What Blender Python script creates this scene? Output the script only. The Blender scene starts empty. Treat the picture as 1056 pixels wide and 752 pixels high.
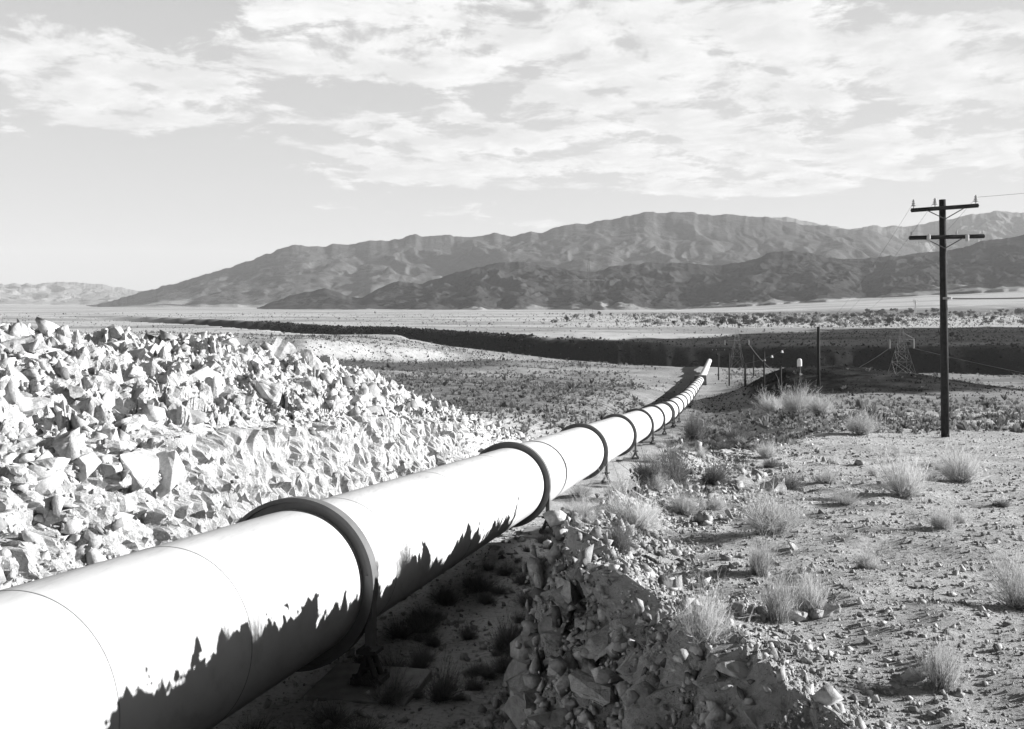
import bpy, bmesh, math, random
import numpy as np
from mathutils import Vector, Matrix, noise as mnoise

random.seed(7)
RNG = np.random.default_rng(7)
C = bpy.context.scene.collection
F = 1014.0            # focal length in photograph pixels
HV = 312.0            # horizon row of the photograph (the camera is level)
CU = 528.0

# ------------------------------------------------------------------ numpy noise
def _h2(ix, iy, seed):
    n = (ix.astype(np.int64) * 374761393 + iy.astype(np.int64) * 668265263 + seed * 982451653) & 0xFFFFFFFF
    n = ((n ^ (n >> 13)) * 1274126177) & 0xFFFFFFFF
    n = ((n ^ (n >> 16)) * 2246822519) & 0xFFFFFFFF
    return ((n ^ (n >> 15)) & 0xFFFFFF) / float(0xFFFFFF)
def vnoise(x, y, seed=0):
    ix = np.floor(x); iy = np.floor(y)
    fx = x - ix; fy = y - iy
    fx = fx * fx * fx * (fx * (fx * 6 - 15) + 10); fy = fy * fy * fy * (fy * (fy * 6 - 15) + 10)
    a = _h2(ix, iy, seed); b = _h2(ix + 1, iy, seed); c = _h2(ix, iy + 1, seed); d = _h2(ix + 1, iy + 1, seed)
    return (a + (b - a) * fx + (c - a) * fy + (a - b - c + d) * fx * fy) * 2 - 1
def fbm(x, y, octv=4, seed=0, gain=.5):
    s = 0; amp = 1
    for o in range(octv):
        s = s + amp * vnoise(x * 2 ** o + 17.3 * o, y * 2 ** o - 9.1 * o, seed + o)
        amp *= gain
    return s
def ridged(x, y, octv=4, seed=0):
    s = 0; amp = 1
    for o in range(octv):
        s = s + amp * (1 - 2 * np.abs(vnoise(x * 2 ** o + 3.7 * o, y * 2 ** o + 5.9 * o, seed + o)))
        amp *= .5
    return s
def cells(x, y, seed=0):
    """Voronoi in the plane: random value of the nearest cell and distance to the cell border."""
    ix = np.floor(x); iy = np.floor(y)
    f1 = np.full(x.shape, 9.); f2 = np.full(x.shape, 9.); val = np.zeros(x.shape)
    for dx in (-1, 0, 1):
        for dy in (-1, 0, 1):
            cx = ix + dx; cy = iy + dy
            px = cx + .1 + .8 * _h2(cx, cy, seed + 11); py = cy + .1 + .8 * _h2(cx, cy, seed + 23)
            r = np.maximum(np.abs(x - px), np.abs(y - py)) * .6 + .4 * np.hypot(x - px, y - py)
            v = _h2(cx, cy, seed + 31)
            nearer = r < f1
            f2 = np.where(nearer, f1, np.minimum(f2, r))
            val = np.where(nearer, v, val); f1 = np.where(nearer, r, f1)
    return val, f2 - f1
def facets(x, y, seed=0, tilt=1.0):
    """heights of broken blocks: every cell of a Voronoi pattern is a plane of its own height and slope"""
    ix = np.floor(x); iy = np.floor(y)
    f1 = np.full(x.shape, 9.); f2 = np.full(x.shape, 9.); hgt = np.zeros(x.shape)
    for dx in (-1, 0, 1):
        for dy in (-1, 0, 1):
            cx = ix + dx; cy = iy + dy
            px = cx + .1 + .8 * _h2(cx, cy, seed + 11); py = cy + .1 + .8 * _h2(cx, cy, seed + 23)
            r = np.maximum(np.abs(x - px), np.abs(y - py)) * .5 + .5 * np.hypot(x - px, y - py)
            v = (_h2(cx, cy, seed + 31) - .5) + tilt * ((_h2(cx, cy, seed + 41) - .5) * (x - px) + (_h2(cx, cy, seed + 53) - .5) * (y - py)) * 2
            nearer = r < f1
            f2 = np.where(nearer, f1, np.minimum(f2, r))
            hgt = np.where(nearer, v, hgt); f1 = np.where(nearer, r, f1)
    return hgt, f2 - f1
def ss(t, a=0., b=1.):
    t = np.clip((t - a) / (b - a), 0, 1)
    return t * t * (3 - 2 * t)

# ------------------------------------------------------------------ where things lie
PX0, KX, KZ = -7.38, .214, -.0848           # pipe axis in plan: X = PX0 + KX * Y
RX = Vector((1, -KX, 0)).normalized()       # to the right of the pipe
RP, RO = 1.257, 1.462                       # pipe radius, ring girder radius
ZC = ([-80, 136, 200, 330, 400, 560, 600], [-3.405 + 80 * .0848, -14.94, -19.3, -26.0, -28.6, -33.2, -36.5])
def zc(y): return np.interp(y, *ZC)
NAT = ([-80, 120, 157, 250, 330, 400, 450, 600, 1100, 2000, 4000, 30000],
       [-2.2 + 6.78, -12.4, -14.9, -21.6, -27.3, -30.4, -33.0, -39, -39, -39, -39, -39])
def axis_x(y): return PX0 + KX * y
def to_sd(X, Y):
    yp = ((X - PX0) * KX + Y) / (1 + KX * KX)
    d = (X - axis_x(yp)) * RX.x + (Y - yp) * RX.y
    return yp, d
def to_xy(yp, d): return axis_x(yp) + d * RX.x, yp + d * RX.y

EDGE_S = [0, 4, 6, 7.9, 9.9, 12.6, 16, 24, 30, 36, 45, 60, 120, 400]          # lip of the right bank along the pipe
EDGE_D = [10.8, 9.7, 8.6, 7.6, 6.7, 5.7, 5.8, 6.0, 6.8, 9, 12, 14, 20, 22]
def canyon(X):
    yc = np.interp(X, [-2500, -900, -411, -250, 57, 338, 800, 3000], [2900, 2150, 1500, 1180, 800, 680, 640, 600])
    yn = np.interp(X, [-2500, -900, -411, -250, -60, 57, 112, 234, 600, 3000], [2700, 1950, 1310, 1040, 650, 600, 565, 450, 420, 400])
    zt = np.interp(X, [-900, -411, -250, 57, 140, 350, 800], [-29.5, -27, -27, -30.5, -34, -31, -29])
    return yc, yn, zt

def H(X, Y):
    X = np.asarray(X, float); Y = np.asarray(Y, float)
    yp, d = to_sd(X, Y)
    nat = np.interp(Y, *NAT)
    tilt = np.clip(.045 * (-d - 14), 0, 9) * ss(Y, 40, 160)
    nat = nat + tilt
    # the low plateau on the left, its broken front edge towards us
    yf = np.interp(X, [-400, -90, 12, 60], [330, 400, 585, 700]) + 14 * fbm(X / 60, Y / 60, 3, 5)
    rise = 9.0 * ss(-X, -25, 95) * ss(Y - yf, 0, 28) * (1 - ss(Y, 520, 1000))
    nat = nat + rise
    # dark mound on the right
    mx, my = (X - 62) / 30, (Y - 205) / 62
    nat = nat + 4.6 * np.exp(-(mx * mx + my * my) * 1.5)
    # natural roughness
    near = 1 - ss(Y, 60, 160)
    nat = nat + (.10 * fbm(X / 3.1, Y / 3.1, 4, 1) + .05 * fbm(X / .7, Y / .7, 3, 9)) * near
    nat = nat + .8 * fbm(X / 37, Y / 37, 4, 2) * ss(Y, 60, 200) * (1 - ss(Y, 700, 1500))
    floor = zc(yp) - 1.72 + .07 * fbm(X / 1.3, Y / 1.3, 4, 3)
    # right bank of the cut
    edge = np.interp(yp, EDGE_S, EDGE_D)
    d0 = np.interp(yp, [0, 6, 10, 20, 29, 35, 60], [6.4, 5.6, 5.0, 4.6, 4.7, 3.4, 3.0])
    wob = .35 * fbm(yp / 1.7, d * .3, 4, 4)
    t = np.clip((d + wob * (yp < 60) - d0) / (edge - d0), 0, 1)
    t = np.where(yp < 28, t, ss(t))
    lump = .22 * fbm(X / .8, Y / .8, 3, 6) * np.clip(4 * t * (1 - t), 0, 1) * (1 - ss(yp, 30, 60))
    lip = np.interp(yp, [8, 13, 16], [.34, .46, .48]) * np.exp(-((d - edge + .2) / .6) ** 2) * (1 - ss(yp, 26, 33)) * (.9 + .25 * fbm(yp / 1.1, d * .2, 3, 19)) * ss(yp, 3, 8)
    zr = floor + (nat - floor) * t + lump + lip
    # left side: jointed rock face, spoil above it
    h1 = np.interp(yp, [0, 20, 30, 42, 55, 72], [3.8, 4.0, 4.1, 3.3, 1.8, .3])
    hc = np.interp(yp, [0, 25, 29, 36, 42, 50, 58, 68, 84], [6.1, 6.2, 6.5, 6.2, 5.7, 4.2, 2.9, 1.5, .6])
    k = np.interp(yp, [0, 16, 22, 60], [1.5, 1.3, .5, .6])           # how far the face leans back
    hc = hc + .35 * fbm(X / 2.3, Y / 2.3, 4, 8)
    a = -d - 3.0
    zl = np.where(a < k, h1 * np.clip(a / k, 0, 1), 0)
    zl = np.where((a >= k), h1 + (hc - h1) * np.sin(np.clip((a - k) / (8.2 - k), 0, 1) * np.pi / 2) ** 1.15, zl)
    top = floor + zl
    back = ss(a, 9.0, 22.0)
    top = top + (nat - .4 - top) * np.where(a > 8.2, back, 0)
    zl_far = floor + (nat - floor) * ss(a, 0, 12)
    wb = 1 - ss(yp, 58, 84)
    zleft = top * wb + zl_far * (1 - wb)
    z = np.where(d > d0, zr, np.where(d < -3.0, zleft, floor))
    # beyond the straight run the trench fades into the slope
    z = z + (nat - z) * ss(yp, 345, 420)
    # the gorge, its far wall, the plain beyond
    yc, yn, zt = canyon(X)
    depth = 24 * ss(X, -1100, -300)
    yc = yc + 10 * fbm(X / 45, Y * 0, 4, 12)
    yn = yn + 6 * fbm(X / 30, Y * 0, 3, 13)
    g = ss(Y, yn, yn + 60) * (1 - ss(Y, yc - 40, yc))
    z = np.where(Y > yn, z - depth * ss(Y, yn, yn + 60), z)
    gull = 2 * ridged(X / 13, Y / 30, 5, 14)
    wall = ss(Y + gull * np.clip((yc + 60 - Y) / 60, 0, 1), yc - 25, yc + 45) * .9 + .1 * ss(Y, yc - 25, yc + 120)
    val = np.interp(Y, [600, 1050, 2000, 4000, 30000], [0, 1, 1.6, 2.2, 2.6])
    plain = np.where(val < 1, zt + (-27.5 - zt) * np.clip((Y - yc) / np.maximum(1050 - yc, 60), 0, 1), -27.5 - (val - 1) * 2.6)
    fan = np.clip(X - 300 - .1 * Y, 0, 9000) * .062 * ss(Y, 2200, 4300) * (1 + .4 * ss(Y, 4300, 6000))
    plain = plain + fan + .5 * fbm(X / 160, Y / 160, 4, 15) + (.45 * fbm(X / 35, Y / 22, 3, 16)) * (1 - ss(Y, 1500, 3000))
    far_w = np.where(Y > yc - 25, wall, 0)
    z = np.where(Y > yc - 25, z + (plain - z) * far_w, z)
    return z

def hit(u, v, y0=2.5, y1=20000):
    """first point of the ground along the line of sight through a measured place of the photograph"""
    Ys = y0 * (y1 / y0) ** np.linspace(0, 1, 5000)
    X = (u - CU) / F * Ys; Zr = -(v - HV) / F * Ys
    below = H(X, Ys) >= Zr
    i = int(np.argmax(below)) if below.any() else len(Ys) - 1
    return Vector((X[i], Ys[i], float(H(X[i], Ys[i]))))
def ground(x, y): return float(H(np.array([x]), np.array([y]))[0])

# ------------------------------------------------------------------ objects
def link(name, me, mat, parent=None):
    o = bpy.data.objects.new(name, me); C.objects.link(o)
    if mat is not None and not me.materials: me.materials.append(mat)
    if parent is not None: o.parent = parent
    return o
def tag(o, label=None, cat=None, group=None, kind=None):
    if label: o['label'] = label
    if cat: o['category'] = cat
    if group: o['group'] = group
    if kind: o['kind'] = kind
    return o
def empty(name, loc, label, cat, group=None):
    o = bpy.data.objects.new(name, None); C.objects.link(o); o.location = loc
    return tag(o, label, cat, group)
def np_mesh(name, V, Fc, smooth=False):
    """V (n,3), Fc (m,k) with k fixed"""
    me = bpy.data.meshes.new(name)
    V = np.ascontiguousarray(V, dtype=np.float32); Fc = np.ascontiguousarray(Fc, dtype=np.int32)
    me.vertices.add(len(V)); me.vertices.foreach_set('co', V.ravel())
    k = Fc.shape[1]
    me.loops.add(Fc.size); me.loops.foreach_set('vertex_index', Fc.ravel())
    me.polygons.add(len(Fc)); me.polygons.foreach_set('loop_start', np.arange(0, Fc.size, k, dtype=np.int32))
    me.polygons.foreach_set('loop_total', np.full(len(Fc), k, dtype=np.int32))
    if smooth: me.polygons.foreach_set('use_smooth', np.ones(len(Fc), dtype=bool))
    me.update(calc_edges=True); me.validate()
    return me
def bm_mesh(name, bm, smooth=False):
    me = bpy.data.meshes.new(name); bm.normal_update(); bm.to_mesh(me); bm.free()
    if smooth:
        for p in me.polygons: p.use_smooth = True
    return me
def add_bar(bm, a, b, r, n=6, r2=None):
    a = Vector(a); b = Vector(b); z = (b - a)
    if z.length < 1e-6: return
    q = z.to_track_quat('Z', 'Y').to_matrix()
    r2 = r if r2 is None else r2
    A = [bm.verts.new(a + q @ Vector((r * math.cos(2 * math.pi * i / n), r * math.sin(2 * math.pi * i / n), 0))) for i in range(n)]
    B = [bm.verts.new(b + q @ Vector((r2 * math.cos(2 * math.pi * i / n), r2 * math.sin(2 * math.pi * i / n), 0))) for i in range(n)]
    for i in range(n): bm.faces.new((A[i], A[(i + 1) % n], B[(i + 1) % n], B[i]))
    bm.faces.new(A[::-1]); bm.faces.new(B)
def add_box(bm, c, size, rot=None, taper=1.0, bevel=0):
    c = Vector(c); sx, sy, sz = (s / 2 for s in size)
    vs = []
    for k in (-1, 1):
        f = taper if k > 0 else 1
        for i, j in ((-1, -1), (1, -1), (1, 1), (-1, 1)):
            p = Vector((i * sx * f, j * sy * f, k * sz))
            if rot is not None: p = rot @ p
            vs.append(bm.verts.new(c + p))
    fs = [(3, 2, 1, 0), (4, 5, 6, 7), (0, 1, 5, 4), (1, 2, 6, 5), (2, 3, 7, 6), (3, 0, 4, 7)]
    faces = [bm.faces.new([vs[i] for i in f]) for f in fs]
    if bevel:
        es = list({e for f in faces for e in f.edges})
        bmesh.ops.bevel(bm, geom=es, offset=bevel, segments=2, affect='EDGES', profile=.5)
def lathe(bm, prof, frame, n=96, close=True):
    """prof: (axial, radius) loop turned about the frame's first axis; frame = origin, axis, right, up"""
    o, ax, rt, up = frame
    rows = []
    for i in range(n):
        t = 2 * math.pi * i / n
        rad = rt * math.cos(t) + up * math.sin(t)
        rows.append([bm.verts.new(o + ax * a + rad * r) for a, r in prof])
    m = len(prof)
    for i in range(n):
        A, B = rows[i], rows[(i + 1) % n]
        for j in range(m if close else m - 1):
            bm.faces.new((A[j], A[(j + 1) % m], B[(j + 1) % m], B[j]))

# ------------------------------------------------------------------ materials
def new_mat(name, rough=.9):
    m = bpy.data.materials.new(name); m.use_nodes = True
    nt = m.node_tree; b = nt.nodes['Principled BSDF']
    b.inputs['Roughness'].default_value = rough
    if 'Specular IOR Level' in b.inputs: b.inputs['Specular IOR Level'].default_value = 0.0
    return m, nt, b
def noise_node(nt, coord, scale, detail=4, rough=.6):
    n = nt.nodes.new('ShaderNodeTexNoise'); n.inputs['Scale'].default_value = scale
    n.inputs['Detail'].default_value = detail; n.inputs['Roughness'].default_value = rough
    nt.links.new(coord, n.inputs['Vector']); return n.outputs['Fac']
def ramp(nt, fac, stops):
    r = nt.nodes.new('ShaderNodeValToRGB'); e = r.color_ramp.elements
    while len(e) < len(stops): e.new(.5)
    for k, (p, v) in zip(e, stops): k.position = p; k.color = (v, v, v, 1)
    nt.links.new(fac, r.inputs['Fac']); return r.outputs['Color']
def mix(nt, fac, a, b, mode='MIX'):
    n = nt.nodes.new('ShaderNodeMix'); n.data_type = 'RGBA'; n.blend_type = mode
    for sock, val in ((n.inputs['Factor'], fac), (n.inputs['A'], a), (n.inputs['B'], b)):
        if hasattr(val, 'is_linked') or hasattr(val, 'links'): nt.links.new(val, sock)
        elif sock.type == 'RGBA': sock.default_value = (val, val, val, 1)
        else: sock.default_value = val
    return n.outputs['Result']
def bump(nt, b, h, strength, dist, prev=None):
    n = nt.nodes.new('ShaderNodeBump'); n.inputs['Strength'].default_value = strength
    n.inputs['Distance'].default_value = dist
    nt.links.new(h, n.inputs['Height'])
    if prev is not None: nt.links.new(prev, n.inputs['Normal'])
    nt.links.new(n.outputs['Normal'], b.inputs['Normal']); return n.outputs['Normal']
def coords(nt, which='Object'):
    t = nt.nodes.new('ShaderNodeTexCoord'); return t.outputs[which]
def worldpos(nt):
    return nt.nodes.new('ShaderNodeNewGeometry').outputs['Position']
def rand_obj(nt):
    return nt.nodes.new('ShaderNodeObjectInfo').outputs['Random']

def mat_soil():
    m, nt, b = new_mat('soil', .95)
    p = worldpos(nt)
    big = ramp(nt, noise_node(nt, p, .11, 5), [(.3, .47), (.7, .64)])
    grit = ramp(nt, noise_node(nt, p, 9, 6, .7), [(.33, .42), (.46, .95), (.72, 1.15)])
    light = mix(nt, 1.0, big, grit, 'MULTIPLY')
    a = nt.nodes.new('ShaderNodeAttribute'); a.attribute_name = 'shade_and_dark_soil'
    dark = ramp(nt, noise_node(nt, p, .9, 8, .85), [(.36, .010), (.57, .030), (.74, .11)])  # near black for painted cloud shadow and slope shade, also dark soil patches
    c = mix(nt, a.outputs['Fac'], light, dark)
    a2 = nt.nodes.new('ShaderNodeAttribute'); a2.attribute_name = 'pale'
    c = mix(nt, a2.outputs['Fac'], c, mix(nt, 1.0, ramp(nt, noise_node(nt, p, 1.3, 7, .7), [(.3, .50), (.6, .70)]), ramp(nt, noise_node(nt, p, 11, 6, .75), [(.34, .62), (.5, 1.0)]), 'MULTIPLY'))
    a3 = nt.nodes.new('ShaderNodeAttribute'); a3.attribute_name = 'scrub'
    sc = ramp(nt, noise_node(nt, p, .55, 6, .8), [(.42, .05), (.6, .26)])
    c = mix(nt, a3.outputs['Fac'], c, sc)
    nt.links.new(c, b.inputs['Base Color'])
    n1 = bump(nt, b, noise_node(nt, p, 14, 8, .75), 1.0, .08)
    bump(nt, b, noise_node(nt, p, 1.6, 6, .65), .6, .25, n1)
    return m
def mat_rock(name, lo, hi, scale=2.5, rnd=True):
    m, nt, b = new_mat(name, .92)
    p = coords(nt) ; w = worldpos(nt)
    c = ramp(nt, noise_node(nt, w, scale, 7, .65), [(.28, lo), (.5, (lo + hi) * .52), (.75, hi)])
    fine = ramp(nt, noise_node(nt, w, scale * 9, 4, .7), [(.3, .72), (.6, 1.05)])
    c = mix(nt, 1.0, c, fine, 'MULTIPLY')
    if rnd:
        c = mix(nt, 1.0, c, ramp(nt, rand_obj(nt), [(0, .62), (1, 1.08)]), 'MULTIPLY')
    else:
        a = nt.nodes.new('ShaderNodeAttribute'); a.attribute_name = 'tone'
        c = mix(nt, 1.0, c, ramp(nt, a.outputs['Fac'], [(0, .36), (.35, .80), (1, 1.08)]), 'MULTIPLY')
    nt.links.new(c, b.inputs['Base Color'])
    n1 = bump(nt, b, noise_node(nt, w, scale * 7, 8, .7), .7, .03)
    bump(nt, b, noise_node(nt, w, scale, 5, .6), .5, .12, n1)
    return m
def mat_plain(name, v, rough=.7, var=.25, scale=6, bumps=0.0, spec=.2):
    m, nt, b = new_mat(name, rough)
    w = worldpos(nt)
    c = ramp(nt, noise_node(nt, w, scale, 6, .65), [(.3, v * (1 - var)), (.7, v * (1 + var * .5))])
    nt.links.new(c, b.inputs['Base Color'])
    b.inputs['Specular IOR Level'].default_value = spec
    if bumps: bump(nt, b, noise_node(nt, w, scale * 5, 6, .7), bumps, .02)
    return m
def mat_pipe():
    m, nt, b = new_mat('white_pipe_paint', .55)
    w = worldpos(nt)
    c = ramp(nt, noise_node(nt, w, .6, 6, .6), [(.25, .50), (.7, .60)])
    mp = nt.nodes.new('ShaderNodeMapping'); nt.links.new(w, mp.inputs['Vector']); mp.inputs['Scale'].default_value = (6, .8, 1.2)
    streak = ramp(nt, noise_node(nt, mp.outputs['Vector'], 1.5, 6, .7), [(.25, .80), (.5, 1.0)])
    c = mix(nt, 1.0, c, streak, 'MULTIPLY')
    nt.links.new(c, b.inputs['Base Color'])
    bump(nt, b, noise_node(nt, w, 2.2, 3, .5), .12, .02)
    return m
def mat_twig(name, lo, hi):
    m, nt, b = new_mat(name, .9)
    a = nt.nodes.new('ShaderNodeAttribute'); a.attribute_name = 'tone'
    c = ramp(nt, a.outputs['Fac'], [(0, lo), (1, hi)])
    c = mix(nt, 1.0, c, ramp(nt, rand_obj(nt), [(0, .8), (1, 1.1)]), 'MULTIPLY')
    nt.links.new(c, b.inputs['Base Color'])
    tr = nt.nodes.new('ShaderNodeBsdfTranslucent'); nt.links.new(c, tr.inputs['Color'])
    ms = nt.nodes.new('ShaderNodeMixShader'); ms.inputs['Fac'].default_value = .35
    nt.links.new(b.outputs['BSDF'], ms.inputs[1]); nt.links.new(tr.outputs['BSDF'], ms.inputs[2])
    nt.links.new(ms.outputs['Shader'], nt.nodes['Material Output'].inputs['Surface'])
    return m
def mat_mountain(name, lo, hi, fan):
    m, nt, b = new_mat(name, .95)
    w = worldpos(nt)
    mp = nt.nodes.new('ShaderNodeMapping'); nt.links.new(w, mp.inputs['Vector']); mp.inputs['Scale'].default_value = (1, 1, 1.6)
    c = ramp(nt, noise_node(nt, mp.outputs['Vector'], .0022, 9, .68), [(.32, lo), (.68, hi)])
    c = mix(nt, 1.0, c, ramp(nt, noise_node(nt, mp.outputs['Vector'], .02, 7, .7), [(.3, .72), (.65, 1.12)]), 'MULTIPLY')
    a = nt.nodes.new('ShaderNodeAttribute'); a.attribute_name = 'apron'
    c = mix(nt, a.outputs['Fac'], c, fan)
    nt.links.new(c, b.inputs['Base Color'])
    bump(nt, b, noise_node(nt, w, .012, 9, .7), .5, 40)
    return m

M = dict(
    soil=mat_soil(),
    pale_rock=mat_rock('pale_rock', .40, .70, 1.6),
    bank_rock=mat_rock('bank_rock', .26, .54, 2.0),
    rubble=mat_rock('rubble', .40, .74, 1.3, False),
    painted_shade=mat_rock('painted_shade', .010, .045, .6, False),  # rock colour darkened to carry the painted shade of the ground
    pebble=mat_rock('pebble', .28, .60, 2.2, False),
    pipe=mat_pipe(),
    ring=mat_plain('grey_steel_paint', .15, .55, .2, 3, .05, .35),
    seam=mat_plain('weld_seam', .30, .8, .3, 9),
    iron=mat_plain('dark_iron', .07, .7, .3, 8, .1),
    concrete=mat_plain('concrete', .30, .9, .3, 4, .25),
    anchor=mat_plain('anchor_concrete', .13, .9, .2, 2, .2),
    wood=mat_plain('creosoted_wood', .034, .85, .4, 5, .3),
    porcelain=mat_plain('porcelain', .42, .4, .1, 5, 0, .5),
    galvanised=mat_plain('galvanised_steel', .30, .6, .2, 4),
    darksteel=mat_plain('weathered_steel', .12, .6, .2, 4),
    white=mat_plain('white_paint_and_glint', .8, .6, .08, 2),
    wire=mat_plain('wire', .10, .6, .1, 2),
    dry=mat_twig('dry_twigs', .18, .88),
    brush=mat_twig('brush_twigs', .08, .26),
    scrub=mat_twig('scrub_leaves', .07, .30),
    leaf=mat_twig('tree_leaves', .05, .16),
    paleleaf=mat_twig('pale_tree_leaves', .20, .42),
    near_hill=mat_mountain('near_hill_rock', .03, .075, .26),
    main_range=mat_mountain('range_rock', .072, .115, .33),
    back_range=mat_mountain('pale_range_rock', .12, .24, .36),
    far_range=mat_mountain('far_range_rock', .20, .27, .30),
)

# ------------------------------------------------------------------ ground sheet
SURF = {}
def build_ground():
    w = [0.]
    st = .085
    a = np.concatenate([np.arange(-13, -5.2, .085), np.arange(-5.2, -2.9, .020), np.arange(-2.9, 9.01, .085)])
    right = []; x = 9.0; st = .085
    while x < 62: st *= 1.055; x += st; right.append(x)
    left = []; x = -13.0; st = .085
    while x > -62: st *= 1.055; x -= st; left.append(x)
    w = np.array(left[::-1] + list(a) + right)
    rows = []; y = -70.
    while y < 24000:
        rows.append(y)
        if y < 3: y += max(.12, .10 * (3 - y))
        elif y < 12: y += .095
        elif y < 40: y += .062
        else: y += max(.12, min(.0075 * y, .12 * 1.03 ** (len(rows) - 480) if len(rows) > 480 else .12))
    yp = np.array(rows)
    Fy = 1 + np.where(yp > 40, (yp - 40) ** 2 / (yp - 40 + 30) / 45, 0)
    D = w[None, :] * Fy[:, None]; S = np.repeat(yp[:, None], len(w), 1)
    X, Y = to_xy(S, D)
    Z = H(X, Y)
    # blocks of the jointed rock face push outwards, across the cut
    zrel = Z - (zc(S) - 1.72)
    kk = np.interp(S, [0, 16, 22, 60], [1.5, 1.3, .5, .6])
    face = ss(-D, 2.9, 3.3) * (1 - ss(-D - 3, kk * 1.05, kk * 1.15 + .35)) * ss(S, 5, 9) * (1 - ss(S, 48, 62))
    wx, wy = .22 * fbm(S, zrel, 3, 50), .16 * fbm(S, zrel, 3, 51)
    v, e = facets(S / 1.15 + wx, zrel / .80 + wy, 40, .45)
    v2, e2 = facets(S / .42 + wx, zrel / .34 + wy, 44, .6)
    v5, e5 = facets(S / .19, zrel / .17, 46, .8)
    calm = 1 - .40 * ss(S, 19, 24)
    out = ((.52 * v + .22 * v2) * calm + .07 * v5 - .42 * np.exp(-e / .045) - .12 * np.exp(-e2 / .05)) * face
    X = X + out * RX.x; Y = Y + out * RX.y
    spo = ss(-D - 3, kk * .95, kk * 1.1 + .7) * (1 - ss(-D, 13, 16)) * (1 - ss(S, 60, 80)) * ss(S, 0, 6)
    v3, e3 = facets(X / 1.1, Y / 1.1, 60, 1.4); v6, e6 = facets(X / .45, Y / .45, 62, 1.4); v7, e7 = facets(X / .2, Y / .2, 63, 1.2)
    Z = Z + spo * (.30 * v3 + .22 * v6 + .10 * v7 - .16 * np.exp(-e3 / .06))
    # right bank: blocky too
    bedge = np.interp(S, EDGE_S, EDGE_D)
    bk = ss(D, 3.2, 4.2) * (1 - ss(D, bedge - .3, bedge + 1.2)) * (1 - ss(S, 30, 40)) * ss(S, 0, 2)
    v4, e4 = facets(S / .75, zrel / .6 + D / .8, 70, 1.2); v8, e8 = facets(S / .3, zrel / .25 + D / .33, 72, 1.3)
    o4 = -(.34 * v4 + .17 * v8 - .14 * np.exp(-e4 / .04)) * bk
    X = X + o4 * RX.x * .8; Y = Y + o4 * RX.y * .8; Z = Z - o4 * .5
    n, m = X.shape
    P3 = np.stack([X, Y, Z], -1)
    ar = np.linalg.norm(np.cross(P3[1:, :-1] - P3[:-1, :-1], P3[:-1, 1:] - P3[:-1, :-1]), axis=-1)
    SURF.update(P=P3, S=S, D=D, A=ar, E=bedge)
    V = P3.reshape(-1, 3)
    i = np.arange(n - 1)[:, None] * m + np.arange(m - 1)[None, :]
    Fc = np.stack([i, i + 1, i + m + 1, i + m], -1).reshape(-1, 4)
    me = np_mesh('ground', V, Fc, True)
    rough = ((spo + face + bk)[:-1, :-1] > .3).ravel()
    me.polygons.foreach_set('use_smooth', ~rough)
    x, y = V[:, 0], V[:, 1]
    sd, dd = to_sd(x, y)
    yc, yn, zt = canyon(x)
    # cloud shadow and slope shade painted into the ground: gorge wall, the plain right of it, the mound, a strip below the left plateau
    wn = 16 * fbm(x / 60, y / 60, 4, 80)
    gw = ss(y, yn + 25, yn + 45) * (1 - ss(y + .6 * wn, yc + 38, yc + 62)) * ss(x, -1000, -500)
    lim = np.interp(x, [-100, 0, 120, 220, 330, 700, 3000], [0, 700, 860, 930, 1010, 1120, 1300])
    painted_shade = ss(y, yn + 30, yn + 60) * (1 - ss(y + 2 * wn, lim, lim + 26)) * ss(x + wn, 10, 70)
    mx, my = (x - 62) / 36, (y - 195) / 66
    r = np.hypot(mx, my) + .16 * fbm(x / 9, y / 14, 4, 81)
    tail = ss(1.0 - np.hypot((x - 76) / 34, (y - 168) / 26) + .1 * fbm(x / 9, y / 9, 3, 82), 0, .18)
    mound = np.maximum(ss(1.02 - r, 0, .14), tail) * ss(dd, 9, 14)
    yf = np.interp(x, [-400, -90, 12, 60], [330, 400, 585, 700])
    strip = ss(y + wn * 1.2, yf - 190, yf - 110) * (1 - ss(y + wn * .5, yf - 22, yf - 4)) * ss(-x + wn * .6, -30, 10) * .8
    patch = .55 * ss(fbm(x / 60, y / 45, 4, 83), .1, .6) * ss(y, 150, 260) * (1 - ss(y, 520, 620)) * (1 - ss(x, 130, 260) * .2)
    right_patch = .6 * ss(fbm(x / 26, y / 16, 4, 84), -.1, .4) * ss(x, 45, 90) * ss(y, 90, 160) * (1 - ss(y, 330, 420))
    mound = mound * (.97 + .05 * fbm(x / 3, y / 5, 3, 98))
    shade_soil = np.clip(np.maximum.reduce([gw, painted_shade * (.935 + .045 * fbm(x / 90, y / 22, 4, 97)), mound, strip, patch, right_patch]), 0, 1)
    pale = ss(y, 1020, 1120) * (1 - ss(y + 6 * wn, 1750, 2300)) * ss(x, -150, 150) * .75
    pale = pale * (1 - painted_shade) * (.35 + .65 * ss(fbm(x / 120, y / 60, 4, 95), -.5, .25))
    pale = np.maximum(pale, .35 * ss(y, 2900, 3300) * ss(x, 200, 500))
    scr = ss(y, 62, 110) * (1 - ss(y, 640, 760)) * .45 * (1 - ss(-(y - yf), -10, 60) * 0)
    plateau = ss(-x, -20, 60) * ss(y - yf, -6, 14)
    scr = scr * (1 - .1 * plateau)
    belt = ss(y + 8 * wn, 1950, 2200) * (1 - ss(y + 8 * wn, 2800, 3100)) * ss(x, 60, 500) * .8
    scr = np.maximum(scr, belt)
    scr = np.clip(scr + .35 * ss(fbm(x / 40, y / 90, 4, 90), -.2, .5) * ss(y, 70, 130) * (1 - ss(y, 560, 640)) * (1 - plateau) * (1 - .7 * ss(x, 15, 45)), 0, 1)
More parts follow.
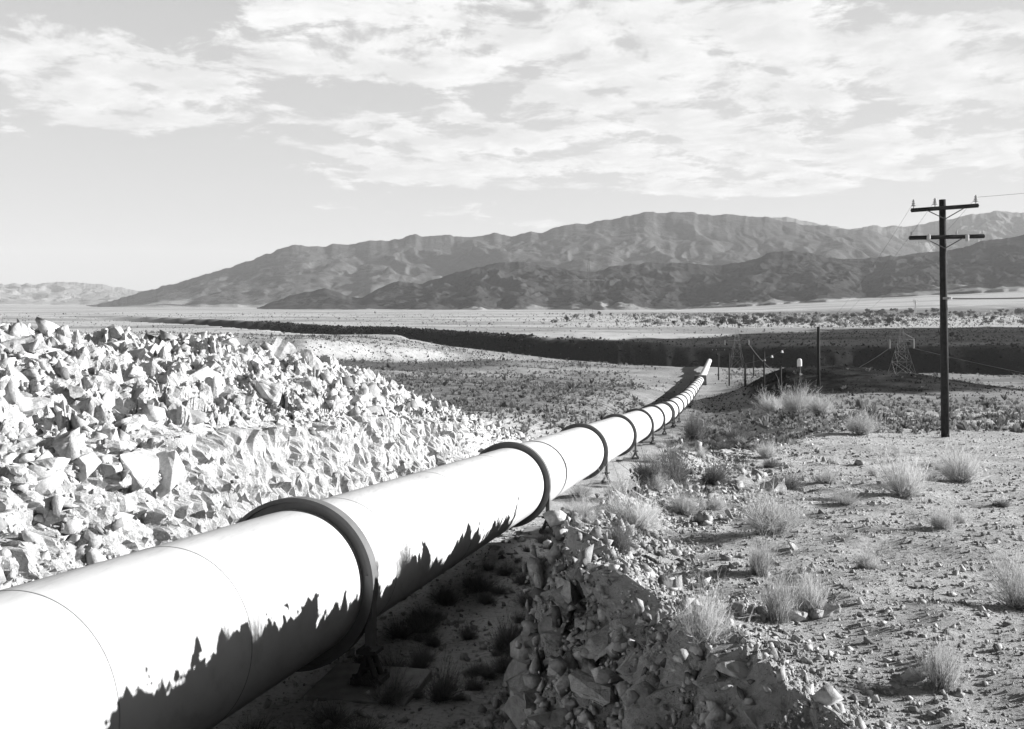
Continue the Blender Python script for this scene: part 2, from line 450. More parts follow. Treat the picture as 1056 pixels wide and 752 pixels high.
    scr = np.maximum(scr, .55 * ss(fbm(x / 260, y / 90, 4, 91), -.1, .6) * ss(y, 620, 800) * (1 - pale)) * (1 - shade_soil)
    leftbank = ss(-dd, 3.0, 3.6) * (1 - ss(-dd, 13.5, 17)) * (1 - ss(sd, 60, 78))
    pale = np.maximum(pale, .8 * leftbank)
    for nm, arr in (('shade_and_dark_soil', shade_soil), ('pale', pale), ('scrub', scr)):
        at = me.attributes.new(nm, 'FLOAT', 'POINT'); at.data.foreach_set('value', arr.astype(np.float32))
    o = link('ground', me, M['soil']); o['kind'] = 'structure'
    print('ground', n, m)
build_ground()

# ------------------------------------------------------------------ mountains
def mountain(name, prof, y_foot, y_crest, zf, mat, amp, seed, gully, back=1.3, apron=.25, nu=700, nt_=170, jag=1.0):
    us = np.linspace(prof[0][0], prof[-1][0], nu)
    vs = np.interp(us, [p[0] for p in prof], [p[1] for p in prof])
    def smooth(a, px):
        k = max(1, int(px / (us[1] - us[0]))); ker = np.hanning(2 * k + 3); ker /= ker.sum()
        return np.convolve(np.pad(a, k + 1, mode='edge'), ker, 'valid')
    vs = smooth(vs, 3)
    t = np.concatenate([np.linspace(0, 1, nt_), np.linspace(1, 2, 40)[1:]])
    U, T = np.meshgrid(us, t)
    cr = np.full(nu, float(y_crest))
    Hc = (HV - vs) / F * cr + jag * cr / F * .8 * fbm(us / 7, us * 0, 4, seed + 5)
    Hs = smooth((HV - vs) / F * cr, 75)
    zfoot = zf(us) if callable(zf) else np.full(nu, zf)
    Yf = y_foot * (1 + .05 * fbm(us / 50, us * 0, 3, seed + 9))
    Y = Yf[None] + (cr - Yf)[None] * T
    X = (U - CU) / F * Y
    # spurs and gullies fall from the crest and branch; they shift sideways with the slope
    wx = X / gully + .9 * fbm(X / gully / 1.7, Y / gully / 1.7, 4, seed + 3)
    wy = Y / gully / 1.5 + .9 * fbm(X / gully / 1.7 + 40, Y / gully / 1.7, 4, seed + 4)
    rg = ridged(wx, wy, 6, seed) - .35 + .5 * fbm(wx * .35, wy * .35, 2, seed + 12)
    tw = np.clip(T + .10 * fbm(wx * .6, wy * .6, 3, seed + 14) * np.clip(4 * T * (1 - T), 0, 1), 0, 2)
    g = np.where(T <= 1, .30 * tw + .70 * np.clip(tw, 0, 1) ** 1.7, np.clip(1 - (T - 1) * back * .75, 0, 1))
    wcrest = np.where(T <= 1, ss(T, .72, 1.0), 1)
    Hh = np.maximum(np.where(T <= 1, np.minimum(Hs[None], Hc[None] * 1.04) * (1 - wcrest) + Hc[None] * wcrest, Hc[None]) - zfoot[None], 1)
    env = np.where(T <= 1, np.clip(T * 3.5, 0, 1) * np.clip((1 - T) * 4.5, 0, 1), np.clip((T - 1) * 3, 0, 1) * np.clip(g * 2, 0, 1))
    Z = zfoot[None] + Hh * g + amp * np.minimum(Hh / Hh.max() * 1.6, 1) * rg * env
    Z = np.where(T < .002, Z - 25, Z)
    V = np.stack([X, Y, Z], -1).reshape(-1, 3)
    n, m = X.shape
    i = np.arange(n - 1)[:, None] * m + np.arange(m - 1)[None, :]
    Fc = np.stack([i, i + 1, i + m + 1, i + m], -1).reshape(-1, 4)
    me = np_mesh(name, V, Fc, True)
    ap = (1 - ss(T + .18 * fbm(X / gully, Y / gully, 4, seed + 20), apron * .5, apron * 1.3)).ravel() if apron else np.zeros(n * m)
    at = me.attributes.new('apron', 'FLOAT', 'POINT'); at.data.foreach_set('value', ap.astype(np.float32))
    o = link(name, me, mat); o['kind'] = 'structure'
    return o
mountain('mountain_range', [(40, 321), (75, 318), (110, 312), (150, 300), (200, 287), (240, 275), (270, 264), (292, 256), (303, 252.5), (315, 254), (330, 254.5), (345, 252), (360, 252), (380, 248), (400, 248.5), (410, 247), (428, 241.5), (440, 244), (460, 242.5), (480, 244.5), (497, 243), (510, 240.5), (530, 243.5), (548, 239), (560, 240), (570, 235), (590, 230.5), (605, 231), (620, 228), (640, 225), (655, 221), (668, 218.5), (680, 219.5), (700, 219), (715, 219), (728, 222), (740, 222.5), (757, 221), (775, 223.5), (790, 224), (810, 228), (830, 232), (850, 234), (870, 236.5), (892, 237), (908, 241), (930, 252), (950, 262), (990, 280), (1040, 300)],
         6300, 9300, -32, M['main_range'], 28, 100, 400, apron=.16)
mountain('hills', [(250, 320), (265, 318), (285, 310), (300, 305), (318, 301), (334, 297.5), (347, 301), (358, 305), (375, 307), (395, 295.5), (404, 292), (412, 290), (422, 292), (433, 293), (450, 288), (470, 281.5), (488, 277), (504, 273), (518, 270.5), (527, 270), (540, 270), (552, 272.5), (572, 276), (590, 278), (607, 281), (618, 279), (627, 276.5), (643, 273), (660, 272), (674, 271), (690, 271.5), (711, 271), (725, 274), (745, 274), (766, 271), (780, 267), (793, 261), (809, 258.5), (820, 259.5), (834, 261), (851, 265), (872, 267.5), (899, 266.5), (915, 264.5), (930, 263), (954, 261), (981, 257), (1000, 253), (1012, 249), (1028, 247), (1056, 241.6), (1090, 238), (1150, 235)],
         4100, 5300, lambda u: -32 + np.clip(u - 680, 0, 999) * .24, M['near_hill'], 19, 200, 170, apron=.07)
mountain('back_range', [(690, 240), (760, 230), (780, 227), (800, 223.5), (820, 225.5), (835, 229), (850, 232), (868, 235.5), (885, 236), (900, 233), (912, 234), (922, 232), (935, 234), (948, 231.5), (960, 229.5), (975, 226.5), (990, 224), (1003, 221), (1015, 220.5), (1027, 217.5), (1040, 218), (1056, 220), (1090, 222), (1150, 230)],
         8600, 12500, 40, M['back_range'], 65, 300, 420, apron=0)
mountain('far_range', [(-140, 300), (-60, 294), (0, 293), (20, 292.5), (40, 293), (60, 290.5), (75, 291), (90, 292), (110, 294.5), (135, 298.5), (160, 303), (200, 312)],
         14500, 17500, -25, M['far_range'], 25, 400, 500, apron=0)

# ------------------------------------------------------------------ pipeline
def pipe_frame(y):
    """centre and axes of the pipe at a distance y along it"""
    e = 1.0
    p0 = Vector((axis_x(y - e), y - e, float(zc(y - e)))); p1 = Vector((axis_x(y + e), y + e, float(zc(y + e))))
    ax = (p1 - p0).normalized(); up = RX.cross(ax).normalized()
    return Vector((axis_x(y), y, float(zc(y)))), ax, RX, up
pipeline = empty('pipeline', (axis_x(17), 17, float(zc(17)) - 1.6), 'long white steel pipeline with dark ring girders running down into the valley', 'pipeline')
PM = Matrix.Translation(-Vector(pipeline.location))
def pipe_part(name, bm, mat, smooth=True, parent=None):
    par = parent or pipeline
    off = Vector(pipeline.location)
    for v in bm.verts: v.co -= off
    bmesh.ops.recalc_face_normals(bm, faces=bm.faces[:])
    me = bm_mesh(name, bm)
    if smooth:
        for p in me.polygons: p.use_smooth = True
        try: me.set_sharp_from_angle(angle=math.radians(35))
        except Exception: pass
    return link(name, me, mat, par)
bm = bmesh.new()
ys = list(np.arange(-30, 137, 4.25)) + list(np.arange(140, 566, 8))
N = 128; prev = None
for y in ys:
    o, ax, rt, up = pipe_frame(y)
    ring = [bm.verts.new(o + (rt * math.cos(2 * math.pi * i / N) + up * math.sin(2 * math.pi * i / N)) * RP) for i in range(N)]
    if prev:
        for i in range(N): bm.faces.new((prev[i], prev[(i + 1) % N], ring[(i + 1) % N], ring[i]))
    else: bm.faces.new(ring)
    prev = ring
bm.faces.new(prev)
pipe_part('pipe_shell', bm, M['pipe'])
for y in (4.5, 7.4, 10.2, 13.0, 18.7, 24.4, 30.2, 43.6, 60, 77, 94, 111):
    bm = bmesh.new()
    lathe(bm, [(-.011, RP - .01), (-.008, RP + .005), (.008, RP + .005), (.011, RP - .01)], pipe_frame(y))
    pipe_part('weld_seam', bm, M['seam'])
pads = []
ring_ys = [0.0 + 17 * i for i in range(1, 8)] + [122.5] + [17 * i for i in range(8, 20)]
for k, y in enumerate(ring_ys):
    fr = pipe_frame(y); o, ax, rt, up = fr
    w = 1.0 if y != 122.5 else 1.5
    bm = bmesh.new()
    lathe(bm, [(-.13, RO), (.13, RO), (.13, RO - .05), (.08, RO - .055), (.08, RP - .02), (-.08, RP - .02), (-.08, RO - .075), (-.13, RO - .07)], fr, 96 if y < 60 else 48)
    rg = pipe_part('ring_girder', bm, M['ring'])
    if y > 150: continue
    for side in (1, -1):
        c = o + rt * (side * (RP + .10))
        # leg: two plates and a web hanging from the ring, a narrow foot under it
        bm = bmesh.new(); R3 = Matrix((rt, ax, Vector((0, 0, 1)))).transposed()
        top, bot = .22, -1.02
        mid = (top + bot) / 2
        add_box(bm, c + Vector((0, 0, mid)), (.11, .04, top - bot), R3)
        add_box(bm, c + ax * .085 + Vector((0, 0, mid)), (.11, .02, top - bot), R3)
        add_box(bm, c - ax * .085 + Vector((0, 0, mid)), (.11, .02, top - bot), R3)
        add_box(bm, c + rt * side * .07 + Vector((0, 0, mid - .02)), (.02, .22, top - bot), R3)
        leg = pipe_part('leg', bm, M['ring'], False, rg)
        bm = bmesh.new()
        add_box(bm, c + Vector((0, 0, bot - .04)), (.34, .42, .07), R3)
        base = -1.60
        for q in (-1, 1):
            a = c + Vector((0, 0, bot - .07)); bpt = c + rt * (q * .16) + Vector((0, 0, base + .09))
            for ay in (-.13, .13):
                add_bar(bm, a + ax * ay, bpt + ax * ay, .05, 6)
        add_box(bm, c + Vector((0, 0, base + .27)), (.2, .32, .05), R3)
        add_box(bm, c + Vector((0, 0, base + .06)), (.52, .55, .10), R3)
        for qx in (-1, 1):
            for qy in (-1, 1):
                bb = c + rt * (qx * .21) + ax * (qy * .22) + Vector((0, 0, base + .10)); add_bar(bm, bb, bb + Vector((0, 0, .07)), .028, 6)
        add_bar(bm, c - ax * .2 + Vector((0, 0, bot - .02)), c + ax * .2 + Vector((0, 0, bot - .02)), .07, 10)
        pipe_part('rocker_foot', bm, M['iron'], False, rg)
        if side > 0: pads.append((y, c, R3))
# steel housing of the expansion joint by the eighth ring and the concrete collar far down
fr = pipe_frame(124.5)
bm = bmesh.new(); lathe(bm, [(-1.2, RP - .02), (-1.2, RP + .12), (1.2, RP + .12), (1.2, RP - .02)], fr, 64)
pipe_part('expansion_sleeve', bm, M['pipe'])
for y, c, R3 in pads:
    bm = bmesh.new()
    add_box(bm, Vector((0, 0, -.16)), (1.75, 1.55, .32), None, 1, .02)
    me = bm_mesh('concrete_pad', bm)
    for side in (1, -1):
        if y > 60 and side < 0: continue
        o = link('concrete_pad', me, M['concrete'])
        cc = c if side > 0 else c - RX * (2 * (RP + .10))
        o.location = cc + Vector((0, 0, -1.60)); o.rotation_euler = (0, 0, math.atan2(RX.y, RX.x))
        nth = {17: 'nearest ring, in deep shade', 34: 'second ring, its edge catching the light', 51: 'third ring of the pipe', 68: 'fourth ring of the pipe'}
        if y in nth:
            where = nth[y] if side > 0 else {17: 'nearest ring', 34: 'second ring', 51: 'third ring', 68: 'fourth ring'}[y] + ' on the hidden side of the pipe'
            tag(o, f'square concrete footing pad under the {where}', 'footing', 'concrete footings under the pipeline')
        else:
            tag(o, 'small distant concrete footing pad under one of the far rings', 'footing', 'concrete footings under the pipeline')
o_, ax_, rt_, up_ = pipe_frame(331)
bm = bmesh.new(); R3 = Matrix((rt_, ax_, up_)).transposed()
add_box(bm, (0, 0, 0), (4.4, 6, 3.9), R3, .88, .1)
o = link('anchor_block', bm_mesh('anchor_block', bm), M['anchor']); o.location = o_ + Vector((0, 0, -.4))
tag(o, 'grey concrete anchor block clasping the pipe where it bends far away', 'anchor block')

# ------------------------------------------------------------------ rocks
def hull_rock(seed, n=16, sq=(1, .8, .7), bevel=.06, box=.0):
    r = random.Random(seed)
    bm = bmesh.new()
    for i in range(n):
        while True:
            p = Vector((r.uniform(-1, 1), r.uniform(-1, 1), r.uniform(-1, 1)))
            if .75 < p.length < 1.15 or (box and r.random() < box): break
        bm.verts.new(Vector((p.x * sq[0], p.y * sq[1], p.z * sq[2])) * .5)
    bmesh.ops.convex_hull(bm, input=bm.verts[:])
    bmesh.ops.delete(bm, geom=[v for v in bm.verts if not v.link_faces], context='VERTS')
    bmesh.ops.dissolve_limit(bm, angle_limit=.22, verts=bm.verts[:], edges=bm.edges[:])
    if bevel:
        bmesh.ops.bevel(bm, geom=bm.edges[:], offset=bevel, segments=1, affect='EDGES', profile=.6)
        bmesh.ops.triangulate(bm, faces=bm.faces[:])
        for _ in range(2):
            bmesh.ops.subdivide_edges(bm, edges=[e for e in bm.edges if e.calc_length() > .12], cuts=1)
            bmesh.ops.triangulate(bm, faces=bm.faces[:])
        bm.normal_update()
        off = Vector((seed * 3.1, seed * 1.7, 0))
        for v in bm.verts:
            q = v.co * 3.2 + off
            v.co += v.normal * (.030 * mnoise.noise(q) + .022 * mnoise.noise(q * 3.1) + .018 * mnoise.cell(q * 1.6) - .01)
    bmesh.ops.triangulate(bm, faces=bm.faces[:])
    bmesh.ops.recalc_face_normals(bm, faces=bm.faces[:])
    return bm
BOULD = []
for i in range(22):
    r = random.Random(900 + i)
    bm = hull_rock(i, r.randint(11, 18), (1, r.uniform(.65, .95), r.uniform(.5, .85)), r.uniform(.006, .012), .35)
    BOULD.append(bm_mesh('boulder', bm))
SLAB = []
for i in range(5):
    SLAB.append(bm_mesh('slab', hull_rock(60 + i, 18, (1, .75, .28), .008, .4)))
SHARDS = []
for i in range(16):
    r = random.Random(300 + i)
    bm = hull_rock(200 + i, r.randint(8, 11), (1, r.uniform(.6, .95), r.uniform(.45, .8)), 0, .3)
    SHARDS.append((np.array([v.co[:] for v in bm.verts]), np.array([[v.index for v in f.verts] for f in bm.faces])) if not bm.verts.index_update() else 0)
    bm.free()
def rot_mats(n, flat=1.0):
    a, b, c = RNG.uniform(0, 2 * np.pi, n), RNG.uniform(-1, 1, n) * flat * np.pi, RNG.uniform(-1, 1, n) * flat * np.pi
    ca, sa, cb, sb, cc, sc = np.cos(a), np.sin(a), np.cos(b), np.sin(b), np.cos(c), np.sin(c)
    Z = np.zeros(n); O = np.ones(n)
    Rz = np.stack([ca, -sa, Z, sa, ca, Z, Z, Z, O], -1).reshape(n, 3, 3)
    Rx = np.stack([O, Z, Z, Z, cb, -sb, Z, sb, cb], -1).reshape(n, 3, 3)
    Ry = np.stack([cc, Z, sc, Z, O, Z, -sc, Z, cc], -1).reshape(n, 3, 3)
    return Rz @ Rx @ Ry
def scatter(name, pos, size, mat, flat=1.0, protos=SHARDS, sink=.15):
    vs, fs, tn, base = [], [], [], 0
    R = rot_mats(len(pos), flat)
    which = RNG.integers(0, len(protos), len(pos))
    for k, (pv, pf) in enumerate(protos):
        idx = np.where(which == k)[0]
        if not len(idx): continue
        v = np.einsum('nij,vj->nvi', R[idx], pv) * size[idx][:, None, None]
        v += pos[idx][:, None, :]; v[:, :, 2] += (size[idx] * (.25 - sink))[:, None]
        f = pf[None] + (np.arange(len(idx)) * len(pv))[:, None, None] + base
        tn.append(np.repeat(RNG.random(len(idx)), len(pv))); vs.append(v.reshape(-1, 3)); fs.append(f.reshape(-1, 3)); base += len(idx) * len(pv)
    me = np_mesh(name, np.concatenate(vs), np.concatenate(fs))
    at = me.attributes.new('tone', 'FLOAT', 'POINT'); at.data.foreach_set('value', np.concatenate(tn).astype(np.float32))
    o = link(name, me, mat); o['kind'] = 'stuff'
    return o
def pos_sd(s, d):
    x, y = to_xy(s, d); return np.stack([x, y, H(x, y)], -1)
def on_surface(n, weight):
    """n random places on the finished ground sheet, spread by true surface area times a weight(s, d, edge)"""
    A = SURF['A'] * weight(SURF['S'][:-1, :-1], SURF['D'][:-1, :-1], SURF['E'][:-1, :-1])
    c = np.cumsum(A.ravel()); k = np.searchsorted(c, RNG.random(n) * c[-1]); i, j = np.unravel_index(np.minimum(k, A.size - 1), A.shape)
    P = SURF['P']; u, v = RNG.random((2, n, 1))
    p = P[i, j] + (P[i + 1, j] - P[i, j]) * u + (P[i, j + 1] - P[i, j]) * v
    return p, SURF['S'][i, j], SURF['D'][i, j]
def powersize(n, lo, hi, p=2.4):
    u = RNG.random(n); a = 1 - p
    return (lo ** a + u * (hi ** a - lo ** a)) ** (1 / a)
# loose rubble of the left bank
def w_left(S, D, E):
    inside = (D < -3.0) & (D > -14.5) & (S > 8) & (S < 76)
    face = (D > -3.55) & (S > 21) & (S < 47)
    return inside * np.where(face, .30, 1.0) * np.where((D < -3.5) & (D > -7), 2.0, 1) * (.45 + .9 * ss(fbm(S / 2.6, D / 2.2, 3, 120), -.4, .4))
p, s, d = on_surface(42000, w_left); coarse = ss(fbm(s / 2.6, d / 2.2, 3, 120), -.35, .35)
scatter('rubble', p, powersize(len(s), .04, .30, 2.3) * (.65 + 1.2 * coarse * RNG.random(len(s))), M['rubble'], 1.0, SHARDS, .22)
p, s, d = on_surface(1900, lambda S, D, E: w_left(S, D, E) * np.where((D > -3.55) & (S > 21), .5, 1) * ss(fbm(S / 3.2, D / 2.6, 3, 122), -.1, .35) * np.where(D < -8, 1.8, 1))
scatter('rubble_blocks', p, powersize(len(s), .28, .95, 1.9), M['rubble'], 1.0, SHARDS, .24)
# fallen stones on the trench floor and on the right bank
n = 4200; s = RNG.uniform(11, 40, n); d = 5.0 - 7.4 * RNG.random(n) ** 1.7
scatter('trench_stones', pos_sd(s, d), powersize(n, .05, .40, 2.35), M['pebble'])
p, s, d = on_surface(10000, lambda S, D, E: ((D > 3.6) & (D < E - .05) & (S > 5) & (S < 33)) * np.interp(S, [5, 12, 33], [2.2, 1.5, .6]))
p = p - np.array([RX.x, RX.y, 0]) * .07
scatter('bank_stones', p, powersize(len(s), .06, .50, 1.9) * np.interp(s, [6, 9, 13], [.6, .75, 1]) * np.interp(np.interp(s, EDGE_S, EDGE_D) - d, [.1, .45], [.5, 1]), M['pebble'], 1.0, SHARDS, .02)
p, s, d = on_surface(5200, lambda S, D, E: ((D > E - 1.5) & (D < E + .55) & (S > 4) & (S < 26)) * np.interp(S, [4, 11, 26], [2.6, 1.6, .5]))
scatter('lip_stones', p, powersize(len(s), .035, .26, 2.1), M['pebble'], 1.0, SHARDS, .1)
n = 6500; s = 9.5 + 70 * RNG.random(n) ** 1.2; d = np.minimum(np.interp(s, EDGE_S, EDGE_D), 7.5) + np.abs(RNG.normal(.1, 1.3, n)) * np.where(s > 26, 1.7, .8) - np.where(s > 26, 1.6, 0)
keep = fbm(s / 2.2, d / 1.8, 3, 125) > RNG.uniform(-.5, .45, n); s, d = s[keep], d[keep]
scatter('ridge_stones', pos_sd(s, d), powersize(len(s), .05, .34, 2.3) * np.interp(s, [10, 26, 60], [.8, 1.1, 1.6]), M['pebble'])
n = 12000; s = 3.5 + 28 * RNG.random(n) ** 1.2; e = np.interp(s, EDGE_S, EDGE_D); d = e + RNG.uniform(-2.4, 1.2, n)
scatter('bank_grit', pos_sd(s, d), powersize(n, .025, .13, 2.3), M['pebble'])
# gravel of the right flat
n = 85000; Y = 4.5 * (75 / 4.5) ** RNG.random(n); s = Y; d = 5.8 + RNG.random(n) ** 1.1 * np.maximum(5, Y * .62)
sz = powersize(n, .014, .12, 2.75) * np.interp(Y, [4, 20, 75], [.75, 1.2, 2.2])
scatter('gravel', pos_sd(s, d), sz, M['pebble'], .6)

# blocks of gorge rim and dark plain with shade painted into their colour, stones on the broken edge of the left plateau
n = 16000; y = RNG.uniform(600, 1080, n); x = (RNG.uniform(150, 1080, n) - CU) / F * y; y = np.where(x < 20, canyon(x)[0] + RNG.uniform(-22, 60, n), y)
yc_ = canyon(x)[0]; lim_ = np.interp(x, [-600, 0, 120, 220, 330, 700, 3000], [0, 700, 860, 930, 1010, 1120, 1300]); keep = (y > yc_ - 24) & ((y < yc_ + 60) | (y < lim_)); x, y = x[keep], y[keep]
scatter('shaded_blocks', np.stack([x, y, H(x, y)], -1), powersize(len(x), .8, 3.6, 2.2) * np.where(y < canyon(x)[0] + 60, 1.25, .8), M['painted_shade'])
n = 9000; a_ = RNG.uniform(0, 6.283, n); r_ = np.sqrt(RNG.random(n)); x = 64 + 35 * r_ * np.cos(a_); y = 192 + 64 * r_ * np.sin(a_)
keep = fbm(x / 4, y / 6, 3, 99) > RNG.uniform(-.6, .3, n); x, y = x[keep], y[keep]
scatter('mound_stones', np.stack([x, y, H(x, y)], -1), powersize(len(x), .12, .55, 2.3), M['painted_shade'], .8)  # stones coloured to match the cloud shadow painted on the mound
n = 5200; x = RNG.uniform(-240, 12, n); y = np.interp(x, [-400, -90, 12, 60], [330, 400, 585, 700]) + RNG.uniform(-10, 42, n)
scatter('terrace_stones', np.stack([x, y, H(x, y)], -1), powersize(n, .35, 1.5, 2.3), M['pebble'], .8)
GB = 'boulders of the left bank'
def boulder(loc, size, mesh, mat, label, group, rot=None, sink=.2, scale=(1, 1, 1)):
    o = link('boulder', mesh, None); o.location = Vector(loc) + Vector((0, 0, size * (.28 - sink)))
    if not o.data.materials: o.data.materials.append(M['pale_rock'])
    o.material_slots[0].link = 'OBJECT'; o.material_slots[0].material = mat
    o.rotation_euler = rot or (random.uniform(-.6, .6), random.uniform(-.6, .6), random.uniform(0, 6.28))
    o.scale = (size * scale[0], size * scale[1], size * scale[2])
    tag(o, label, 'boulder', group); return o
big = [ (8, 412, 62, 'big pale boulder cut by the left edge of the photo'),
        (22, 458, 40, 'squarish boulder directly below the big one at the left edge'),
        (203, 398, 52, 'broad pale boulder in the middle of the spoil slope, largest there'),
        (256, 380, 30, 'pointed boulder at the right end of the dark gap on the bank crest'),
        (122, 356, 30, 'dark topped boulder standing on the crest of the left bank'),
        (76, 352, 24, 'small upright boulder at the highest left part of the bank crest'),
        (312, 402, 40, 'pale boulder high on the bank above the cracked rock face'),
        (342, 420, 34, 'boulder right of the cracked rock face, on the falling bank crest'),
        (152, 426, 32, 'block with a shaded left side below the broad pale boulder'),
        (178, 430, 36, 'pale block beside the shaded block under the broad boulder'),
        (50, 482, 34, 'lower left block resting low in the left rubble slope'),
        (86, 480, 36, 'pale block beside a black hollow in the lower left slope'),
        (143, 488, 62, 'tall pale outcrop block halfway down the left bank, beside a black cleft'),
        (441, 440, 24, 'dark standing slab near the right end of the left bank'),
        (470, 436, 20, 'last large stone where the left bank runs out'),
        (232, 412, 28, 'tilted boulder with a dark underside below the crest'),
        (112, 455, 30, 'angular boulder left of the tall pale outcrop'),
        (236, 520, 26, 'rounded dark stone low in the bank just behind the pipe'),
        (388, 425, 26, 'grey boulder between the cracked face and the standing slab'),
        (60, 405, 30, 'pale block right of the big boulder at the left edge')]
for i, (u, v, px, lab) in enumerate(big):
    p = hit(u, v, 14); sz = px / F * p.y * 1.12
    boulder(p, sz, BOULD[i % 22], M['bank_rock'] if 'dark standing' in lab or 'rounded dark' in lab else M['pale_rock'], lab, GB, sink=.28)
cnt = 0
while cnt < 118:
    s = random.uniform(12, 66); d = -random.uniform(3.6, 12.5)
    if d > -5.0 and 20 < s < 46 and random.random() < .6: continue
    crest = d < -8
    sz = random.uniform(.6, 1.3) * (1.15 if crest else .8)
    if random.random() < .55: sz *= .62
    p = pos_sd(np.array([s]), np.array([d]))[0]
    boulder(p, sz, random.choice(BOULD + SLAB), M['pale_rock'], 'medium pale angular boulder among the heaped rocks of the left bank', GB); cnt += 1
GR = 'rocks along the right bank'
rr = [ (940, 700, 30, 'lone dark faced rock beside a pale grass tuft on the right gravel', 0),
       (764, 694, 62, 'flat tilted slab with a bright right end at the top of the right bank', 1),
       (818, 640, 26, 'white pointed stone under the twin grass tufts, the left one', 0),
       (848, 634, 26, 'white pointed stone under the twin grass tufts, the right one', 0),
       (782, 738, 44, 'angular block low on the right bank near the bottom edge', 0),
       (800, 505, 30, 'pale upright rock beside the large dry bush', 0),
       (632, 612, 34, 'bright topped rock on the lip of the right bank', 0),
       (622, 668, 46, 'dark flat faced block in the middle of the shaded right bank', 1),
       (652, 690, 34, 'leaning dark slab below the lip of the shaded bank', 1),
       (597, 700, 30, 'small triangular block low on the shaded bank', 0),
       (602, 580, 24, 'oval grey stone at the far end of the shaded bank', 0),
       (700, 700, 40, 'long dark stone under the tilted slab', 1),
       (708, 664, 34, 'pale rock at the foot of the foreground dry shrub', 0),
       (560, 745, 78, 'large light grey outcrop block at the bottom of the shaded bank', 0),
       (672, 640, 36, 'dark block just under the lit lip of the bank', 0),
       (580, 555, 24, 'grey rounded stone beside the second footing pad', 0),
       (720, 440, 20, 'upright pale stone standing in dark brush beside the far pipe', 0),
       (770, 500, 22, 'flat bright stone left of the large dry bush', 1)]
for i, (u, v, px, lab, sl) in enumerate(rr):
    p = hit(u, v, 4.5); sz = px / F * p.y * 1.2
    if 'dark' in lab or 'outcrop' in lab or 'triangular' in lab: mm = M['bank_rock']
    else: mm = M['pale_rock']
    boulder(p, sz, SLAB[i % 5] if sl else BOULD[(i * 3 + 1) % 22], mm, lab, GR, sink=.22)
p = hit(584, 640, 5)
boulder(p + Vector((0, 0, .25)), .78, SLAB[1], M['pale_rock'], 'narrow pale slab standing upright against the shaded right bank', GR, (1.45, .1, 1.9), .2, (1, .45, .8))
cnt = 0
while cnt < 110:
    s = 9 + 20 * random.random() ** 1.3
    e = float(np.interp(s, EDGE_S, EDGE_D))
    d = e + random.uniform(-1.5, -.35)
    p = pos_sd(np.array([s]), np.array([d]))[0] - np.array([.12, 0, 0])
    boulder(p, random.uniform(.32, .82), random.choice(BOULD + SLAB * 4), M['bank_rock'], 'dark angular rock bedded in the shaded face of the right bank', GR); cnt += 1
for k in range(28):
    Y = 9 + 34 * random.random() ** 1.2; d = 6.5 + random.random() * (4 + Y * .5)
    p = pos_sd(np.array([Y]), np.array([d]))[0]
    boulder(p, random.uniform(.12, .28), random.choice(BOULD + SLAB), M['pale_rock'], 'small pale rock lying loose on the gravel flat right of the bank', 'loose rocks on the gravel flat')

